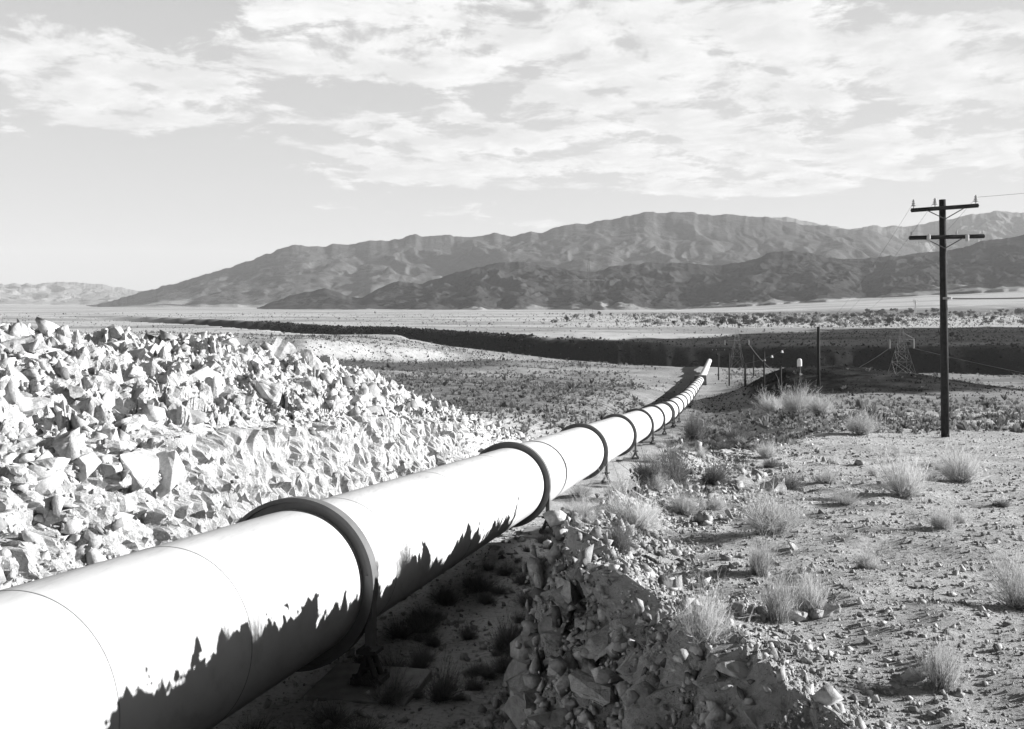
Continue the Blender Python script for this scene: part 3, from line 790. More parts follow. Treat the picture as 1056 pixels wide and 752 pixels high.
# ------------------------------------------------------------------ shrubs
def ribbon(P, w, tone):
    """P (n, k, 3) stems, w (n,) half widths at the foot -> vertices, quads, tones"""
    n, k, _ = P.shape
    dv = P[:, -1] - P[:, 0]
    sd = np.cross(dv, RNG.normal(0, 1, (n, 3))); sd /= np.linalg.norm(sd, axis=1)[:, None] + 1e-9
    t = np.linspace(1, .3, k)
    off = sd[:, None] * (w[:, None] * t[None])[..., None]
    V = np.stack([P - off, P + off], 2).reshape(-1, 3)
    i = (np.arange(n)[:, None] * k + np.arange(k - 1)[None]) * 2
    return V, np.stack([i, i + 1, i + 3, i + 2], -1).reshape(-1, 4), np.repeat(tone, k * 2)
def twig_mesh(name, n1, n2, spread, width, seed, wisp=.55, base=.12, l2=.42, up=.3):
    """stems fanning from a foot, fine twigs branching off them"""
    r = np.random.default_rng(seed)
    k = 5; t = np.linspace(0, 1, k)[None, :, None]
    az = r.uniform(0, 2 * np.pi, n1 * 3); keep = np.sin(az * 2 + seed) * .5 + np.sin(az * 5 + 2.1 * seed) * .5 > r.uniform(-1.1, .9, n1 * 3)
    az = az[keep][:n1]; n1 = len(az); el = spread * np.sqrt(r.random(n1)) * 1.0
    L = r.uniform(.4, 1.0, n1) * (1 - .25 * (el / spread) ** 2) * (1 + .28 * np.cos(az - seed))
    D = np.stack([np.cos(az) * np.sin(el), np.sin(az) * np.sin(el), np.cos(el)], -1)
    b = np.concatenate([r.normal(0, base, (n1, 2)), np.zeros((n1, 1))], 1)
    bend = r.normal(0, .22, (n1, 3)); bend[:, 2] += .10
    P = b[:, None] + D[:, None] * L[:, None, None] * t + bend[:, None] * (L[:, None, None] * t * t) + r.normal(0, .012, (n1, k, 3)) * t
    V1, F1, T1 = ribbon(P, np.full(n1, width * 2.0), r.uniform(0, .35, n1))
    j = r.integers(0, n1, n2); tt = r.uniform(.25, .98, n2) * (k - 1); i0 = np.minimum(tt.astype(int), k - 2); f = (tt - i0)[:, None]
    st = P[j, i0] * (1 - f) + P[j, i0 + 1] * f
    d2 = D[j] + r.normal(0, wisp, (n2, 3)); d2[:, 2] += up; d2 /= np.linalg.norm(d2, axis=1)[:, None]
    L2 = r.uniform(.35, 1, n2) * l2
    q = np.linspace(0, 1, 4)[None, :, None]
    P2 = st[:, None] + d2[:, None] * L2[:, None, None] * q + r.normal(0, .2, (n2, 3))[:, None] * L2[:, None, None] * q * q
    V2, F2, T2 = ribbon(P2, np.full(n2, width), r.uniform(.45, 1, n2))
    V = np.concatenate([V1, V2]); V[:, 2] = np.maximum(V[:, 2], -.04); V[:, 2] *= 1 / np.percentile(V[:, 2], 98)
    me = np_mesh(name, V, np.concatenate([F1, F2 + len(V1)]))
    at = me.attributes.new('tone', 'FLOAT', 'POINT'); at.data.foreach_set('value', np.concatenate([T1, T2]).astype(np.float32))
    return me
SHR = {'dry': [twig_mesh('dry_shrub', 210, 1700 + 250 * i, 1.15, .0036, 10 + i, .40 + .05 * i) for i in range(5)],
       'tuft': [twig_mesh('grass_tuft', 300, 1000, .66, .0042, 30 + i, .24, .13, .5, .4) for i in range(4)],
       'brush': [twig_mesh('brush', 240, 1900, 1.3, .0055, 50 + i, .6) for i in range(3)]}
for k, ms in SHR.items():
    for me in ms: me.materials.append(M['brush'] if k == 'brush' else M['dry'])
def shrub(p, h, wd, kind, label, group):
    nm = {'dry': 'dry_shrub', 'tuft': 'grass_tuft', 'brush': 'brush_clump'}[kind]
    o = link(nm, random.choice(SHR[kind]), None); o.location = Vector(p) - Vector((0, 0, .03))
    o.rotation_euler = (0, 0, random.uniform(0, 6.28))
    nat_w = {'dry': 1.75, 'tuft': 1.05, 'brush': 1.75}[kind]
    o.scale = (wd / nat_w, wd / nat_w, h)
    tag(o, label, {'dry': 'shrub', 'tuft': 'grass tuft', 'brush': 'shrub'}[kind], group); return o
GS = 'desert shrubs on the right side'
sh = [ (797, 550, 50, 100, 'dry', 'widest pale dry bush in the middle of the right flat'),
       (655, 545, 45, 85, 'dry', 'pale wispy bush on the bank lip beside the second ring of the pipe'),
       (725, 664, 60, 78, 'dry', 'bright foreground dry shrub at the edge of the shaded bank'),
       (802, 640, 52, 40, 'tuft', 'left one of the twin grass tufts above two white stones'),
       (835, 634, 48, 36, 'tuft', 'right one of the twin grass tufts above two white stones'),
       (784, 594, 40, 32, 'tuft', 'slim pale grass tuft between the wide bush and the twin tufts'),
       (970, 708, 50, 44, 'tuft', 'pale grass tuft behind the lone dark faced rock'),
       (1054, 628, 58, 84, 'dry', 'bush at the right edge with a long dark shadow to its left'),
       (933, 512, 46, 66, 'dry', 'pale hazy bush on the flat left of the power pole line'),
       (992, 497, 38, 60, 'dry', 'pale bush just below the foot of the large pole'),
       (888, 448, 22, 46, 'dry', 'round dense bush left of the large power pole'),
       (822, 427, 28, 44, 'dry', 'tallest bush in front of the dark mound'),
       (848, 428, 20, 40, 'dry', 'right bush of the cluster in front of the dark mound'),
       (797, 426, 20, 40, 'dry', 'left bush of the cluster in front of the dark mound'),
       (1032, 522, 9, 20, 'brush', 'tiny dark tuft alone on the gravel near the right edge'),
       (850, 498, 14, 28, 'tuft', 'low tuft on the flat beyond the widest bush'),
       (872, 520, 12, 28, 'tuft', 'low tuft with a dark shadow right of the widest bush'),
       (695, 500, 38, 56, 'brush', 'dark brush clump on the rubble ridge beside the pipe'),
       (672, 500, 30, 40, 'brush', 'dark low brush at the pipe side foot of the rubble ridge'),
       (716, 455, 30, 34, 'brush', 'dark brush around the upright pale stone'),
       (636, 568, 34, 50, 'brush', 'dark spiny bush in the shade under the pale wispy bush'),
       (735, 500, 26, 44, 'brush', 'dark brush clump behind the flat bright stone'),
       (760, 455, 16, 36, 'brush', 'dark low brush on the far part of the rubble ridge'),
       (455, 722, 34, 46, 'brush', 'dark grass clump on the trench floor right of the nearest footing'),
       (523, 672, 34, 44, 'brush', 'dark brush on the trench floor at the foot of the right bank'),
       (432, 690, 20, 30, 'brush', 'small dark clump behind the nearest footing'),
       (495, 610, 20, 40, 'brush', 'dark low clump in the shaded trench between the two footings'),
       (600, 538, 26, 46, 'dry', 'pale brush right of the second footing pad'),
       (640, 516, 24, 56, 'dry', 'pale brush on the sunlit floor below the third ring'),
       (676, 505, 20, 40, 'dry', 'pale brush on the sunlit floor below the fourth ring'),
       (600, 512, 16, 36, 'dry', 'small pale brush under the pipe between second and third rings'),
       (706, 530, 26, 50, 'dry', 'pale brush on the lip between the wispy bush and the widest bush')]
for u, v, hp, wp, kind, lab in sh:
    p = hit(u, v, 4.5); shrub(p, hp / F * p.y, wp / F * p.y, kind, lab, GS)
for k in range(64):
    Y = 13 * (110 / 13) ** random.random(); d = 6.5 + random.random() * Y * .55
    p = pos_sd(np.array([Y]), np.array([d]))[0]
    h = random.uniform(.08, .26) * (1 + Y / 70)
    shrub(p, h, h * random.uniform(1, 1.9), random.choice(['tuft', 'dry', 'dry', 'tuft']), 'small dry tuft scattered on the gravel flat between the larger bushes', 'small tufts on the gravel flat')
for k in range(46):
    s = random.uniform(36, 120); d = random.uniform(2.2, 9)
    p = pos_sd(np.array([s]), np.array([d]))[0]; h = random.uniform(.25, .6)
    shrub(p, h, h * 2, random.choice(['dry', 'brush', 'dry']), 'low brush growing along the sunlit floor beside the far run of the pipe', 'low brush beside the pipe')
for k in range(40):
    s = random.uniform(22, 82); d = random.uniform(4.4, 8.6)
    p = pos_sd(np.array([s]), np.array([d]))[0]; h = random.uniform(.22, .55) * (1 + s / 120)
    shrub(p, h, h * random.uniform(1.5, 2.4), random.choice(['brush', 'brush', 'dry']), 'scraggy brush on the rubble ridge running beside the pipe into the distance', 'brush on the rubble ridge')
for k in range(95):
    s = random.uniform(12, 36); d = random.uniform(.6, 4.8)
    p = pos_sd(np.array([s]), np.array([d]))[0]; h = random.uniform(.14, .42)
    shrub(p, h, h * random.uniform(1.6, 2.6), 'brush', 'dark weed clump growing in the shade of the trench floor', 'weeds in the trench')
# countless scrub of the slopes beyond
def scrub(name, n, fn, mat, hs, blades=9, seed=5):
    r = np.random.default_rng(seed)
    x, y = fn(r, n); z = H(x, y)
    h = np.exp(r.normal(-.25, .42, n)) * hs(y)
    az = r.uniform(0, 6.283, (n, blades)); el = r.uniform(.1, 1.15, (n, blades))
    L = h[:, None] * r.uniform(.7, 1.1, (n, blades)); w = h[:, None] * r.uniform(.10, .2, (n, blades))
    dx, dy, dz = np.cos(az) * np.sin(el), np.sin(az) * np.sin(el), np.cos(el)
    c = np.stack([x, y, z - .04], -1)[:, None]
    tip = c + np.stack([dx, dy, dz], -1) * L[..., None]
    midp = c + np.stack([dx, dy, dz], -1) * (L * .6)[..., None]
    sd = np.stack([-np.sin(az + r.normal(0, .8, az.shape)), np.cos(az), r.normal(0, .4, az.shape)], -1) * w[..., None]
    V = np.stack([c + 0 * tip, midp - sd, tip, midp + sd], 2)
    me = np_mesh(name, V.reshape(-1, 3), np.arange(n * blades * 4).reshape(-1, 4))
    tone = np.repeat(r.random(n), blades * 4)
    at = me.attributes.new('tone', 'FLOAT', 'POINT'); at.data.foreach_set('value', tone.astype(np.float32))
    o = link(name, me, mat); o['kind'] = 'stuff'; return o
def place_slope(r, n):
    Y = 46 * (640 / 46) ** (r.random(n) ** .8); u = r.uniform(-10, 1066, n) * 1.1 - 50
    return (u - CU) / F * Y, Y
def clear(fn):
    def g(r, n):
        x, y = fn(r, n * 4); s, d = to_sd(x, y); on_mound = (((x - 62) / 36) ** 2 + ((y - 195) / 66) ** 2 < 1.1) | (((x - 76) / 34) ** 2 + ((y - 168) / 26) ** 2 < 1)
        front = (x > 28) & (x < 130) & (y > 70) & (y < 165)
        k = (~on_mound | (r.random(len(x)) < .06)) & (~front | (r.random(len(x)) < .45)) & (fbm(x / (8 + y / 14), y / (8 + y / 7), 4, 130) > r.uniform(-.55, .5, len(x))) & (np.abs(d) > 2.6) & ~((d < 2) & (d > -14) & (s < 66))
        return x[k][:n], y[k][:n]
    return g
_x, _y = clear(place_slope)(np.random.default_rng(3), 26000)
scrub('scrub', len(_x), lambda r, n: (_x, _y), M['scrub'], lambda y: np.interp(y, [40, 150, 600], [.26, .50, 1.0]))
def place_plain(r, n):
    Y = 620 * (2600 / 620) ** r.random(n); u = r.uniform(-20, 1076, n); x = (u - CU) / F * Y; k = ~((x > 20) & (Y < np.interp(x, [-100, 0, 120, 220, 330, 700, 3000], [0, 700, 860, 930, 1010, 1120, 1300]) + 25)) | (r.random(n) < .04)
    return np.where(k, x, -3000 - Y), Y
scrub('plain_scrub', 5000, place_plain, M['scrub'], lambda y: np.interp(y, [600, 2600], [.9, 2.6]), 7, 8)
def place_belt(r, n):
    Y = r.uniform(1060, 2500, n); u = np.where(r.random(n) < .5, r.uniform(560, 1076, n), r.normal(850, 90, n)); x = (u - CU) / F * Y; k = fbm(x / 90, Y / 60, 4, 140) > r.uniform(-.5, .3, n); return np.where(k, x, 30 * r.random(n)), np.where(k, Y, -300 - Y * 0)
scrub('valley_brush', 4200, place_belt, M['scrub'], lambda y: np.interp(y, [1000, 2500], [1.8, 4.0]), 9, 9)
scrub('valley_grass', 3000, place_belt, M['dry'], lambda y: np.interp(y, [1000, 2500], [1.6, 3.6]), 9, 10)
# ------------------------------------------------------------------ poles, towers, wires
def local(bm_fn, name, mat, parent, smooth=False):
    bm = bmesh.new(); bm_fn(bm); bmesh.ops.recalc_face_normals(bm, faces=bm.faces[:])
    return link(name, bm_mesh(name, bm, smooth), mat, parent)
def insulator(bm, x, y, z, h, r):
    add_bar(bm, (x, y, z), (x, y, z + h * .3), r * .22, 6)
    for k in range(3):
        z0 = z + h * (.25 + .25 * k); rr = r * (1 - .15 * k)
        add_bar(bm, (x, y, z0), (x, y, z0 + h * .10), rr, 10, rr * .75)
        add_bar(bm, (x, y, z0 + h * .10), (x, y, z0 + h * .25), rr * .45, 8)
base = hit(975, 450.5, 20)
print('pole', base)
k = base.y / F
pole = empty('utility_pole', base, 'tall dark wooden power pole with two crossarms on the right', 'utility pole', 'power and telephone poles')
hgt = 244.5 * k
local(lambda bm: add_bar(bm, (0, 0, -.5), (-3.5 * k * .9, 0, hgt), 4.3 * k, 14, 3.3 * k), 'pole_shaft', M['wood'], pole, True)
def tilt(x, z0, sl): return z0 + sl * x
arm1 = local(lambda bm: add_bar(bm, (-37 * k, -.16, hgt - 11.5 * k), (32 * k, -.16, hgt - 6.5 * k), .085, 4), 'crossarm', M['wood'], pole)
arm2 = local(lambda bm: add_bar(bm, (-39 * k, -.17, hgt - 39.8 * k), (38 * k, -.17, hgt - 38 * k), .085, 4), 'crossarm', M['wood'], pole)
for hz, arm, xs in ((hgt - 9 * k, arm1, 19), (hgt - 39 * k, arm2, 19)):
    for sgn in (-1, 1):
        local(lambda bm: add_bar(bm, (sgn * xs * k - 3 * k, -.22, hz - .06 + sgn * .03), (-3 * k, -.24, hz - 11.5 * k), .022, 5), 'brace', M['darksteel'], arm)
for x in (-34.5, -12.5, 29.5):
    z0 = hgt - 11.5 * k + (x + 37) / 69 * 5 * k + .08
    local(lambda bm: insulator(bm, x * k, -.16, z0, 9 * k, .105), 'insulator', M['porcelain'], arm1)
for x in (-37, 9.5, 36):
    z0 = hgt - 39.8 * k + (x + 39) / 77 * 1.8 * k + .08
    local(lambda bm: insulator(bm, x * k, -.17, z0, 4.5 * k, .05), 'insulator', M['porcelain'], arm2)
for x in (-20.5, 19):
    z0 = hgt - 41 * k
    local(lambda bm: (add_bar(bm, (x * k, -.30, z0 - .10), (x * k, -.30, z0 + .16), .075, 10), add_bar(bm, (x * k, -.30, z0 + .16), (x * k, -.30, z0 + .20), .04, 8)), 'insulator', M['porcelain'], arm2)
local(lambda bm: add_bar(bm, (.3 * k, -.15, hgt - 103 * k), (.3 * k, -.15, hgt - 100.5 * k), 4.6 * k, 12), 'band', M['galvanised'], pole)

def small_pole(u, v, top, w, arm, lab):
    b = hit(u, v, 60, 500) ; q = b.y / F; h = (v - top) * q
    e = empty('utility_pole', b, lab, 'utility pole', 'power and telephone poles')
    local(lambda bm: add_bar(bm, (0, 0, -.5), (0, 0, h), w * q, 8, w * q * .75), 'pole_shaft', M['wood'], e, True)
    if arm:
        a = local(lambda bm: add_bar(bm, (-arm * q, -.1, h - .5), (arm * q, -.1, h - .5), .07, 4), 'crossarm', M['wood'], e)
        for x in (-.9, -.35, .9):
            local(lambda bm: insulator(bm, x * arm * q, -.1, h - .43, .35, .13), 'insulator', M['porcelain'], a)
    return b + Vector((0, 0, h))
P2 = small_pole(844, 405, 337, 2.0, 0, 'bare dark pole rising from the dark mound, second tallest in view')
P3 = small_pole(788, 411, 363, 1.1, 0, 'thin pole in front of the left slope of the dark mound')
P4 = small_pole(805, 407, 378, 1.4, 0, 'short stout pole left of the tallest bush at the mound')
P5 = small_pole(768.5, 399, 375, 1.3, 0, 'short dark pole at the left foot of the mound')
small_pole(741, 392, 360, .7, 7, 'thin pole with a crossarm just right of the far end of the pipe')
small_pole(752, 398, 364, .8, 0, 'thin pole between the pipe end and the short dark pole')
small_pole(777, 388, 366, .7, 0, 'thin far pole standing on the pale strip behind the mound')

def tower(u, v, top, bw, arm_w, arm_v, lab, mat, r_, Y=None, armmat=None, double=True):
    b = hit(u, v, 100, 3000) if Y is None else Vector(((u - CU) / F * Y, Y, ground((u - CU) / F * Y, Y)))
    q = b.y / F; h = (v - top) * q if Y is None else (HV - top) * q - b.z; w = bw * q / 2
    e = empty('transmission_tower', b, lab, 'pylon', 'lattice transmission towers')
    lv = [0, .28, .5, .68, .84, 1.0]; ws = [w, w * .72, w * .5, w * .34, w * .2, w * .12]
    for sx, sy in ((-1, -1), (1, -1), (1, 1), (-1, 1)):
        def leg(bm):
            for i in range(5):
                add_bar(bm, (sx * ws[i], sy * ws[i], h * lv[i]), (sx * ws[i + 1], sy * ws[i + 1], h * lv[i + 1]), r_, 4)
        local(leg, 'leg', mat, e)
    def braces(bm):
        cs = ((-1, -1), (1, -1), (1, 1), (-1, 1))
        for i in range(5):
            for a in range(4):
                c0, c1 = cs[a], cs[(a + 1) % 4]
                p = [Vector((c[0] * ws[j], c[1] * ws[j], h * lv[j])) for j in (i, i + 1) for c in (c0, c1)]
                add_bar(bm, p[0], p[3], r_ * .6, 4); add_bar(bm, p[1], p[2], r_ * .6, 4)
                add_bar(bm, p[2], p[3], r_ * .6, 4)
    local(braces, 'bracing', mat, e)
    za = h - (arm_v - top) * q; aw = arm_w * q / 2
    def arm(bm):
        for sg in (-1, 1):
            for yy in (-.5, .5):
                add_bar(bm, (0, yy, za), (sg * aw, 0, za), r_, 4); add_bar(bm, (0, yy, za + 1.2), (sg * aw, 0, za + .1), r_ * .7, 4)
    a = local(arm, 'crossarm', armmat or mat, e)
    for x in (-.95, .95):
        local(lambda bm: add_bar(bm, (x * aw, 0, za - 1.6), (x * aw, 0, za), .13, 6), 'insulator_string', M['porcelain'], a)
    return b + Vector((0, 0, za)), aw
TA, wa = tower(930, 386, 340, 21, 26, 350, 'lattice pylon standing on the flat just left of the large pole', M['galvanised'], .038)
TB, wb_ = tower(760, 396, 340, 20, 26, 351, 'thin lattice pylon behind the far end of the pipe', M['galvanised'], .026)
tower(607, 330, 266, 10, 33, 289, 'faint far lattice mast with one long bright crossarm before the hills', M['darksteel'], .06, 1300, M['white'])  # sunlight on the crossarm is painted in as white
WIRES = 'overhead wires'
def wire(a, b, sag, r, lab, mat='wire'):
    n = 24; a = Vector(a); b = Vector(b); P = [a.lerp(b, i / n) - Vector((0, 0, 4 * sag * (i / n) * (1 - i / n))) - a for i in range(n + 1)]
    bm = bmesh.new(); prev = None; x = (b - a).cross(Vector((0, 0, 1))).normalized(); zup = x.cross((b - a).normalized())
    for p in P:
        ring = [bm.verts.new(p + (x * math.cos(t) + zup * math.sin(t)) * r) for t in (0, 2.094, 4.189)]
        if prev:
            for i in range(3): bm.faces.new((prev[i], prev[(i + 1) % 3], ring[(i + 1) % 3], ring[i]))
        prev = ring
    o = link('wire', bm_mesh('wire', bm), M[mat]); o.location = a
    return tag(o, lab, 'wire', WIRES)
ptop = Vector(base) + Vector((29.5 * k, -.16, hgt - 7 * k + 9 * k))
wire(ptop, ptop + Vector((10.5, -22, 1.2)), .5, .007, 'thin wire leaving the right insulator of the large pole for the sky')
pm = Vector(base) + Vector((2 * k, -.2, hgt - 102 * k))
wire(pm, pm + Vector((16, 4, 1.2)), .35, .03, 'dark cable running right from the middle of the large pole')
wire(TA + Vector((-wa, 0, -1.6)), TB + Vector((wb_, 0, -1.6)), 9, .05, 'pale sagging conductor between the two lattice pylons', 'galvanised')
wire(TA + Vector((wa, 0, -1.6)), TA + Vector((wa + 90, -130, 4)), 9, .045, 'thin conductor sloping right from the pylon by the large pole', 'galvanised')
for x_, z_, nm in ((-34.5, -2.5, 'left upper'), (-12.5, -.8, 'middle upper'), (29.5, 2.2, 'right upper')):
    a_ = Vector(base) + Vector((x_ * k, -.16, hgt + z_ * k - 1 * k))
    wire(a_, P2 + Vector((x_ * k, 0, -.4)), 1.6, .006, f'thin wire from the {nm} insulator of the large pole to the second tallest pole')
wire(P2, P5, 1.0, .02, 'wire from the second tallest pole to the short pole at the mound foot')
for t, lab in ((.40, 'pale wire marker nearest the second tallest pole'), (.54, 'middle one of three pale wire markers'), (.66, 'pale wire marker nearest the short dark pole')):
    p = P2.lerp(P5, t) - Vector((0, 0, 4 * 1.0 * t * (1 - t)))
    bm = bmesh.new(); add_bar(bm, (0, 0, -.45), (0, 0, 0), .26, 8, .12)
    o = link('wire_marker', bm_mesh('wire_marker', bm), M['white']); o.location = p; tag(o, lab, 'wire marker', 'white markers on the wire')
# white standpipe on the rim
b = hit(824.5, 382, 330, 900); Y = b.y; q = Y / F
sp = empty('standpipe', b, 'white round topped standpipe on the rim behind the dark mound', 'standpipe')
def shaft(bm): add_bar(bm, (0, 0, -.5), (0, 0, 10 * q), 2.4 * q, 20)
local(shaft, 'shaft', M['white'], sp, False)
def dome(bm):
    bmesh.ops.create_uvsphere(bm, u_segments=18, v_segments=10, radius=2.35 * q, matrix=Matrix.Translation((0, 0, 10 * q)))
local(dome, 'cap', M['white'], sp, True)

# ------------------------------------------------------------------ valley trees
def leaf_tree(seed, h=1.0, slim=1.0):
    r = np.random.default_rng(seed); n = 420
    lob = r.normal(0, .17, (7, 3)) * np.array([1.2 * slim, 1.2 * slim, 1]) + np.array([0, 0, .6])
    c = lob[r.integers(0, 7, n)] + r.normal(0, .1, (n, 3)) * np.array([1.2, 1.2, 1])
    c[:, 2] = np.clip(c[:, 2], .12, 1.05)
    a = r.normal(0, 1, (n, 3)); a /= np.linalg.norm(a, axis=1)[:, None]
    b = np.cross(a, r.normal(0, 1, (n, 3))); b /= np.linalg.norm(b, axis=1)[:, None]
    s = r.uniform(.045, .085, n)[:, None]
    V = np.stack([c - a * s, c - b * s, c + a * s, c + b * s], 1).reshape(-1, 3)
    ang = np.linspace(0, 2 * np.pi, 7)[:-1]
    tr = np.concatenate([np.stack([.03 * np.cos(ang), .03 * np.sin(ang), 0 * ang - .05], -1), np.stack([.015 * np.cos(ang), .015 * np.sin(ang), 0 * ang + .6], -1)])
    base_ = len(V); tf = [[base_ + i, base_ + (i + 1) % 6, base_ + 6 + (i + 1) % 6, base_ + 6 + i] for i in range(6)]
    me = np_mesh('valley_tree', np.concatenate([V, tr]), np.concatenate([np.arange(base_).reshape(-1, 4), np.array(tf)]))
    tone = np.concatenate([np.repeat(r.random(n), 4), np.zeros(12)])
    at = me.attributes.new('tone', 'FLOAT', 'POINT'); at.data.foreach_set('value', tone.astype(np.float32))
    return me
TREES = [leaf_tree(700 + i, 1, .7 + .15 * i) for i in range(5)]
for me in TREES: me.materials.append(M['leaf'])
GT = 'trees of the valley floor'
def vtree(x, y, h, pale, lab):
    o = link('valley_tree', random.choice(TREES), None); o.location = (x, y, ground(x, y) - .1)
    if pale: o.material_slots[0].link = 'OBJECT'; o.material_slots[0].material = M['paleleaf']
    o.rotation_euler = (0, 0, random.uniform(0, 6.28)); s = h * random.uniform(.8, 1.5); o.scale = (s, s, h)
    tag(o, lab, 'tree', GT)
for k_ in range(250):
    Y = random.uniform(1080, 2150); u = random.uniform(560, 1070) if random.random() < .3 else random.gauss(850, 75)
    x = (u - CU) / F * Y
    pale = random.random() < .42
    vtree(x, Y, random.uniform(3.5, 9.5), pale, 'pale little tree among the dotted trees on the bright valley floor' if pale else 'dark little tree among the dotted trees on the bright valley floor')
for u, v, hpx, lab in ((982, 350, 8, 'dark tree on the dark plain just right of the large pole'), (988, 351, 7, 'second dark tree right of the large pole, the lower one'), (969, 347, 7, 'dark tree just left of the large pole on the dark plain')):
    b = hit(u, v, 650, 3000); vtree(b.x, b.y, hpx / F * b.y, False, lab)
for k_ in range(42):
    Y = random.uniform(2150, 2700); u = random.uniform(890, 1066); vtree((u - CU) / F * Y, Y, random.uniform(6, 13), False, 'dark tree of the far belt below the pale alluvial fan')
# white windmill like mast among the far trees
Yw = 2150; xw = (944 - CU) / F * Yw; gz = ground(xw, Yw)
wm = empty('wind_pump', (xw, Yw, gz), 'tiny white wind pump above the far dark trees', 'wind pump')
qh = Yw / F
local(lambda bm: [add_bar(bm, (sx * 2.2, sy * 2.2, 0), (0, 0, 15 * qh), .7, 4, .5) for sx in (-1, 1) for sy in (-1, 1)], 'tower_frame', M['white'], wm)
local(lambda bm: [add_bar(bm, (0, -.4, 15 * qh), (6 * math.cos(a), -.4, 15 * qh + 6 * math.sin(a)), .5, 4, .8) for a in np.arange(.3, 6.3, .785)], 'rotor', M['white'], wm)

# ------------------------------------------------------------------ haze
bm = bmesh.new(); add_box(bm, (0, 8000, 620), (44000, 36000, 1500))
hz = bm_mesh('haze', bm)
hm = bpy.data.materials.new('haze'); hm.use_nodes = True; nt = hm.node_tree
for n_ in list(nt.nodes): nt.nodes.remove(n_)
out = nt.nodes.new('ShaderNodeOutputMaterial'); pv = nt.nodes.new('ShaderNodeVolumePrincipled')
pv.inputs['Color'].default_value = (.9, .9, .9, 1); pv.inputs['Density'].default_value = 3.4e-5; pv.inputs['Anisotropy'].default_value = .0
nt.links.new(pv.outputs['Volume'], out.inputs['Volume'])
ho = link('haze', hz, hm); ho['kind'] = 'stuff'

# ------------------------------------------------------------------ light, sky
CLX, CLY = 9.9, 8.8
SUN_EL, SUN_AZ = math.radians(17.5), math.radians(9)       # azimuth measured from +X towards +Y
to_sun = Vector((math.cos(SUN_EL) * math.cos(SUN_AZ), math.cos(SUN_EL) * math.sin(SUN_AZ), math.sin(SUN_EL)))
sl = bpy.data.lights.new('sun', 'SUN'); sl.energy = 5.0; sl.angle = math.radians(.5); sl.color = (1, 1, 1)
so = bpy.data.objects.new('sun', sl); C.objects.link(so); so.rotation_euler = to_sun.to_track_quat('Z', 'Y').to_euler()
W = bpy.data.worlds.new('World'); bpy.context.scene.world = W; W.use_nodes = True
nt = W.node_tree; bg = nt.nodes['Background']
sky = nt.nodes.new('ShaderNodeTexSky'); sky.sky_type = 'NISHITA'; sky.sun_disc = False
sky.sun_elevation = SUN_EL; sky.sun_rotation = math.pi / 2 - SUN_AZ
sky.air_density = 1.0; sky.dust_density = .6; sky.ozone_density = 1.0; sky.altitude = 1200
bw = nt.nodes.new('ShaderNodeRGBToBW'); nt.links.new(sky.outputs['Color'], bw.inputs['Color'])
# clouds on a flat layer overhead: direction projected on a plane at cloud height
tc = nt.nodes.new('ShaderNodeTexCoord'); sep = nt.nodes.new('ShaderNodeSeparateXYZ'); nt.links.new(tc.outputs['Generated'], sep.inputs['Vector'])
def mth(op, a, b=None, c=None, clamp=False):
    n = nt.nodes.new('ShaderNodeMath'); n.operation = op; n.use_clamp = clamp
    for i, v in enumerate((a, b, c)):
        if v is None: continue
        if isinstance(v, (int, float)): n.inputs[i].default_value = v
        else: nt.links.new(v, n.inputs[i])
    return n.outputs[0]
SKY_S = .085
zz = mth('ADD', mth('MAXIMUM', sep.outputs['Z'], 0.0), .14)
cx = mth('DIVIDE', sep.outputs['X'], zz); cy = mth('DIVIDE', sep.outputs['Y'], zz)
cmb = nt.nodes.new('ShaderNodeCombineXYZ'); nt.links.new(cx, cmb.inputs['X']); nt.links.new(cy, cmb.inputs['Y'])
def skynoise(scale, detail, rough, off, sx=1., sy=1., dist=0.):
    mp = nt.nodes.new('ShaderNodeMapping'); nt.links.new(cmb.outputs['Vector'], mp.inputs['Vector'])
    mp.inputs['Location'].default_value = off; mp.inputs['Scale'].default_value = (sx, sy, 1)
    n = nt.nodes.new('ShaderNodeTexNoise'); n.inputs['Scale'].default_value = scale; n.inputs['Detail'].default_value = detail
    n.inputs['Roughness'].default_value = rough; n.inputs['Distortion'].default_value = dist
    nt.links.new(mp.outputs['Vector'], n.inputs['Vector']); return n.outputs['Fac']
def mrange(v, a, b, c=0., d=1., smooth=True):
    n = nt.nodes.new('ShaderNodeMapRange'); n.interpolation_type = 'SMOOTHSTEP' if smooth else 'LINEAR'
    for nm, x in (('From Min', a), ('From Max', b), ('To Min', c), ('To Max', d)): n.inputs[nm].default_value = x
    nt.links.new(v, n.inputs['Value']); return n.outputs['Result']
big_ = skynoise(.8, 3, .5, (CLX, CLY, 0)); fine_ = skynoise(5.0, 12, .64, (1.2 + CLX, 5.0, 0), 1, .95, .25)
yy = mth('MAXIMUM', sep.outputs['Y'], .15)
tx = mth('DIVIDE', sep.outputs['X'], yy); tz = mth('DIVIDE', sep.outputs['Z'], yy)
banks = None        # where the cloud banks stand in the sky: bearing and height (tangents), half widths, weight
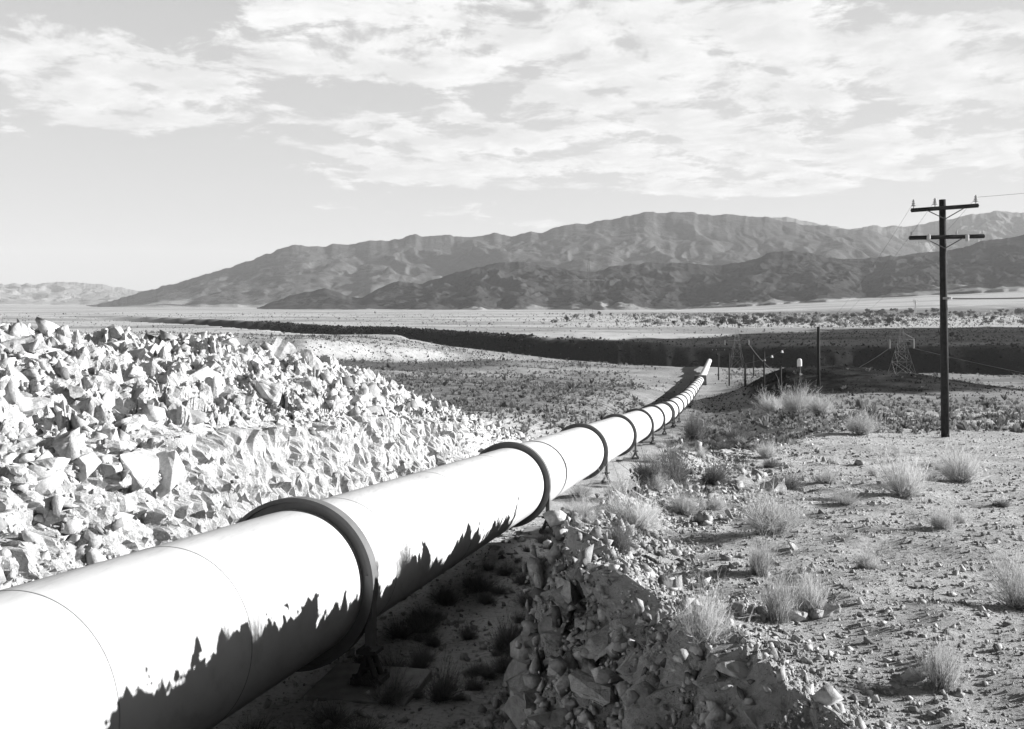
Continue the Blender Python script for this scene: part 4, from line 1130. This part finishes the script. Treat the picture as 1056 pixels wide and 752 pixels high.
for u, v, su, sv, wgt in ((30, 55, 95, 42, .9), (130, 88, 105, 30, .9), (235, 118, 90, 16, .8), (50, 128, 90, 14, .6), (20, 10, 60, 20, .5),
                          (330, 28, 110, 36, 1.), (490, 40, 150, 42, 1.), (700, 48, 230, 46, 1.1), (880, 40, 170, 44, .9), (960, 85, 90, 24, .6),
                          (430, 145, 95, 30, .75), (400, 172, 100, 20, .65), (500, 180, 100, 16, .6), (690, 135, 150, 28, .9), (730, 172, 130, 22, .85), (810, 190, 90, 12, .7),
                          (930, 150, 80, 22, .85), (1040, 160, 55, 30, .8), (1040, 90, 50, 26, .5), (900, 180, 60, 14, .5), (545, 232, 60, 8, .8), (470, 216, 70, 8, .6), (730, 195, 60, 8, .7), (350, 212, 30, 6, .6)):
    a = mth('DIVIDE', mth('SUBTRACT', tx, (u - 528) / 1014), su / 1014); b_ = mth('DIVIDE', mth('SUBTRACT', tz, (312 - v) / 1014), sv / 1014)
    g_ = mth('MULTIPLY', mth('EXPONENT', mth('MULTIPLY', mth('ADD', mth('MULTIPLY', a, a), mth('MULTIPLY', b_, b_)), -.7)), wgt)
    banks = g_ if banks is None else mth('ADD', banks, g_)
banks = mth('MULTIPLY', mth('MINIMUM', banks, 1.05), mrange(sep.outputs['Y'], .05, .3))
m_ = mth('ADD', mth('MULTIPLY', banks, .46), mth('ADD', mth('MULTIPLY', fine_, 1.5), mth('MULTIPLY', big_, .25)))
cover = mrange(m_, 1.17, 1.36)
shade = skynoise(5.0, 9, .64, (1.2 + CLX + .09, 5.06, 0), 1, .95, .25)
cl = mrange(mth('ADD', mth('MULTIPLY', shade, .7), mth('MULTIPLY', big_, .3)), .36, .62, .42 / SKY_S, .33 / SKY_S)
lvl = .262 / SKY_S                                   # evens the clear sky out, as the blue sensitive plate did
clear_ = mth('MULTIPLY', mth('POWER', mth('DIVIDE', bw.outputs['Val'], lvl), .26), lvl)
clear_ = mth('MULTIPLY', clear_, mrange(sep.outputs['Z'], .26, .52, 1, .06))
mx = nt.nodes.new('ShaderNodeMix'); mx.data_type = 'FLOAT'
nt.links.new(cover, mx.inputs['Factor']); nt.links.new(clear_, mx.inputs['A']); nt.links.new(cl, mx.inputs['B'])
nt.links.new(mx.outputs['Result'], bg.inputs['Color']); bg.inputs['Strength'].default_value = SKY_S

# ------------------------------------------------------------------ camera
cam = bpy.data.cameras.new('camera'); co = bpy.data.objects.new('camera', cam); C.objects.link(co)
co.location = (0, 0, 0); co.rotation_euler = (math.radians(90), 0, 0)
cam.sensor_width = 36; cam.lens = 36 * F / 1056; cam.shift_y = -(376 - HV) / 1056
cam.clip_start = .1; cam.clip_end = 60000
S = bpy.context.scene; S.camera = co
S.view_settings.view_transform = 'Standard'; S.view_settings.look = 'None'; S.view_settings.gamma = 1; S.view_settings.exposure = 1.27
S.render.engine = 'CYCLES'; S.cycles.use_denoising = True
S.cycles.max_bounces = 6; S.cycles.diffuse_bounces = 1; S.cycles.volume_bounces = 0
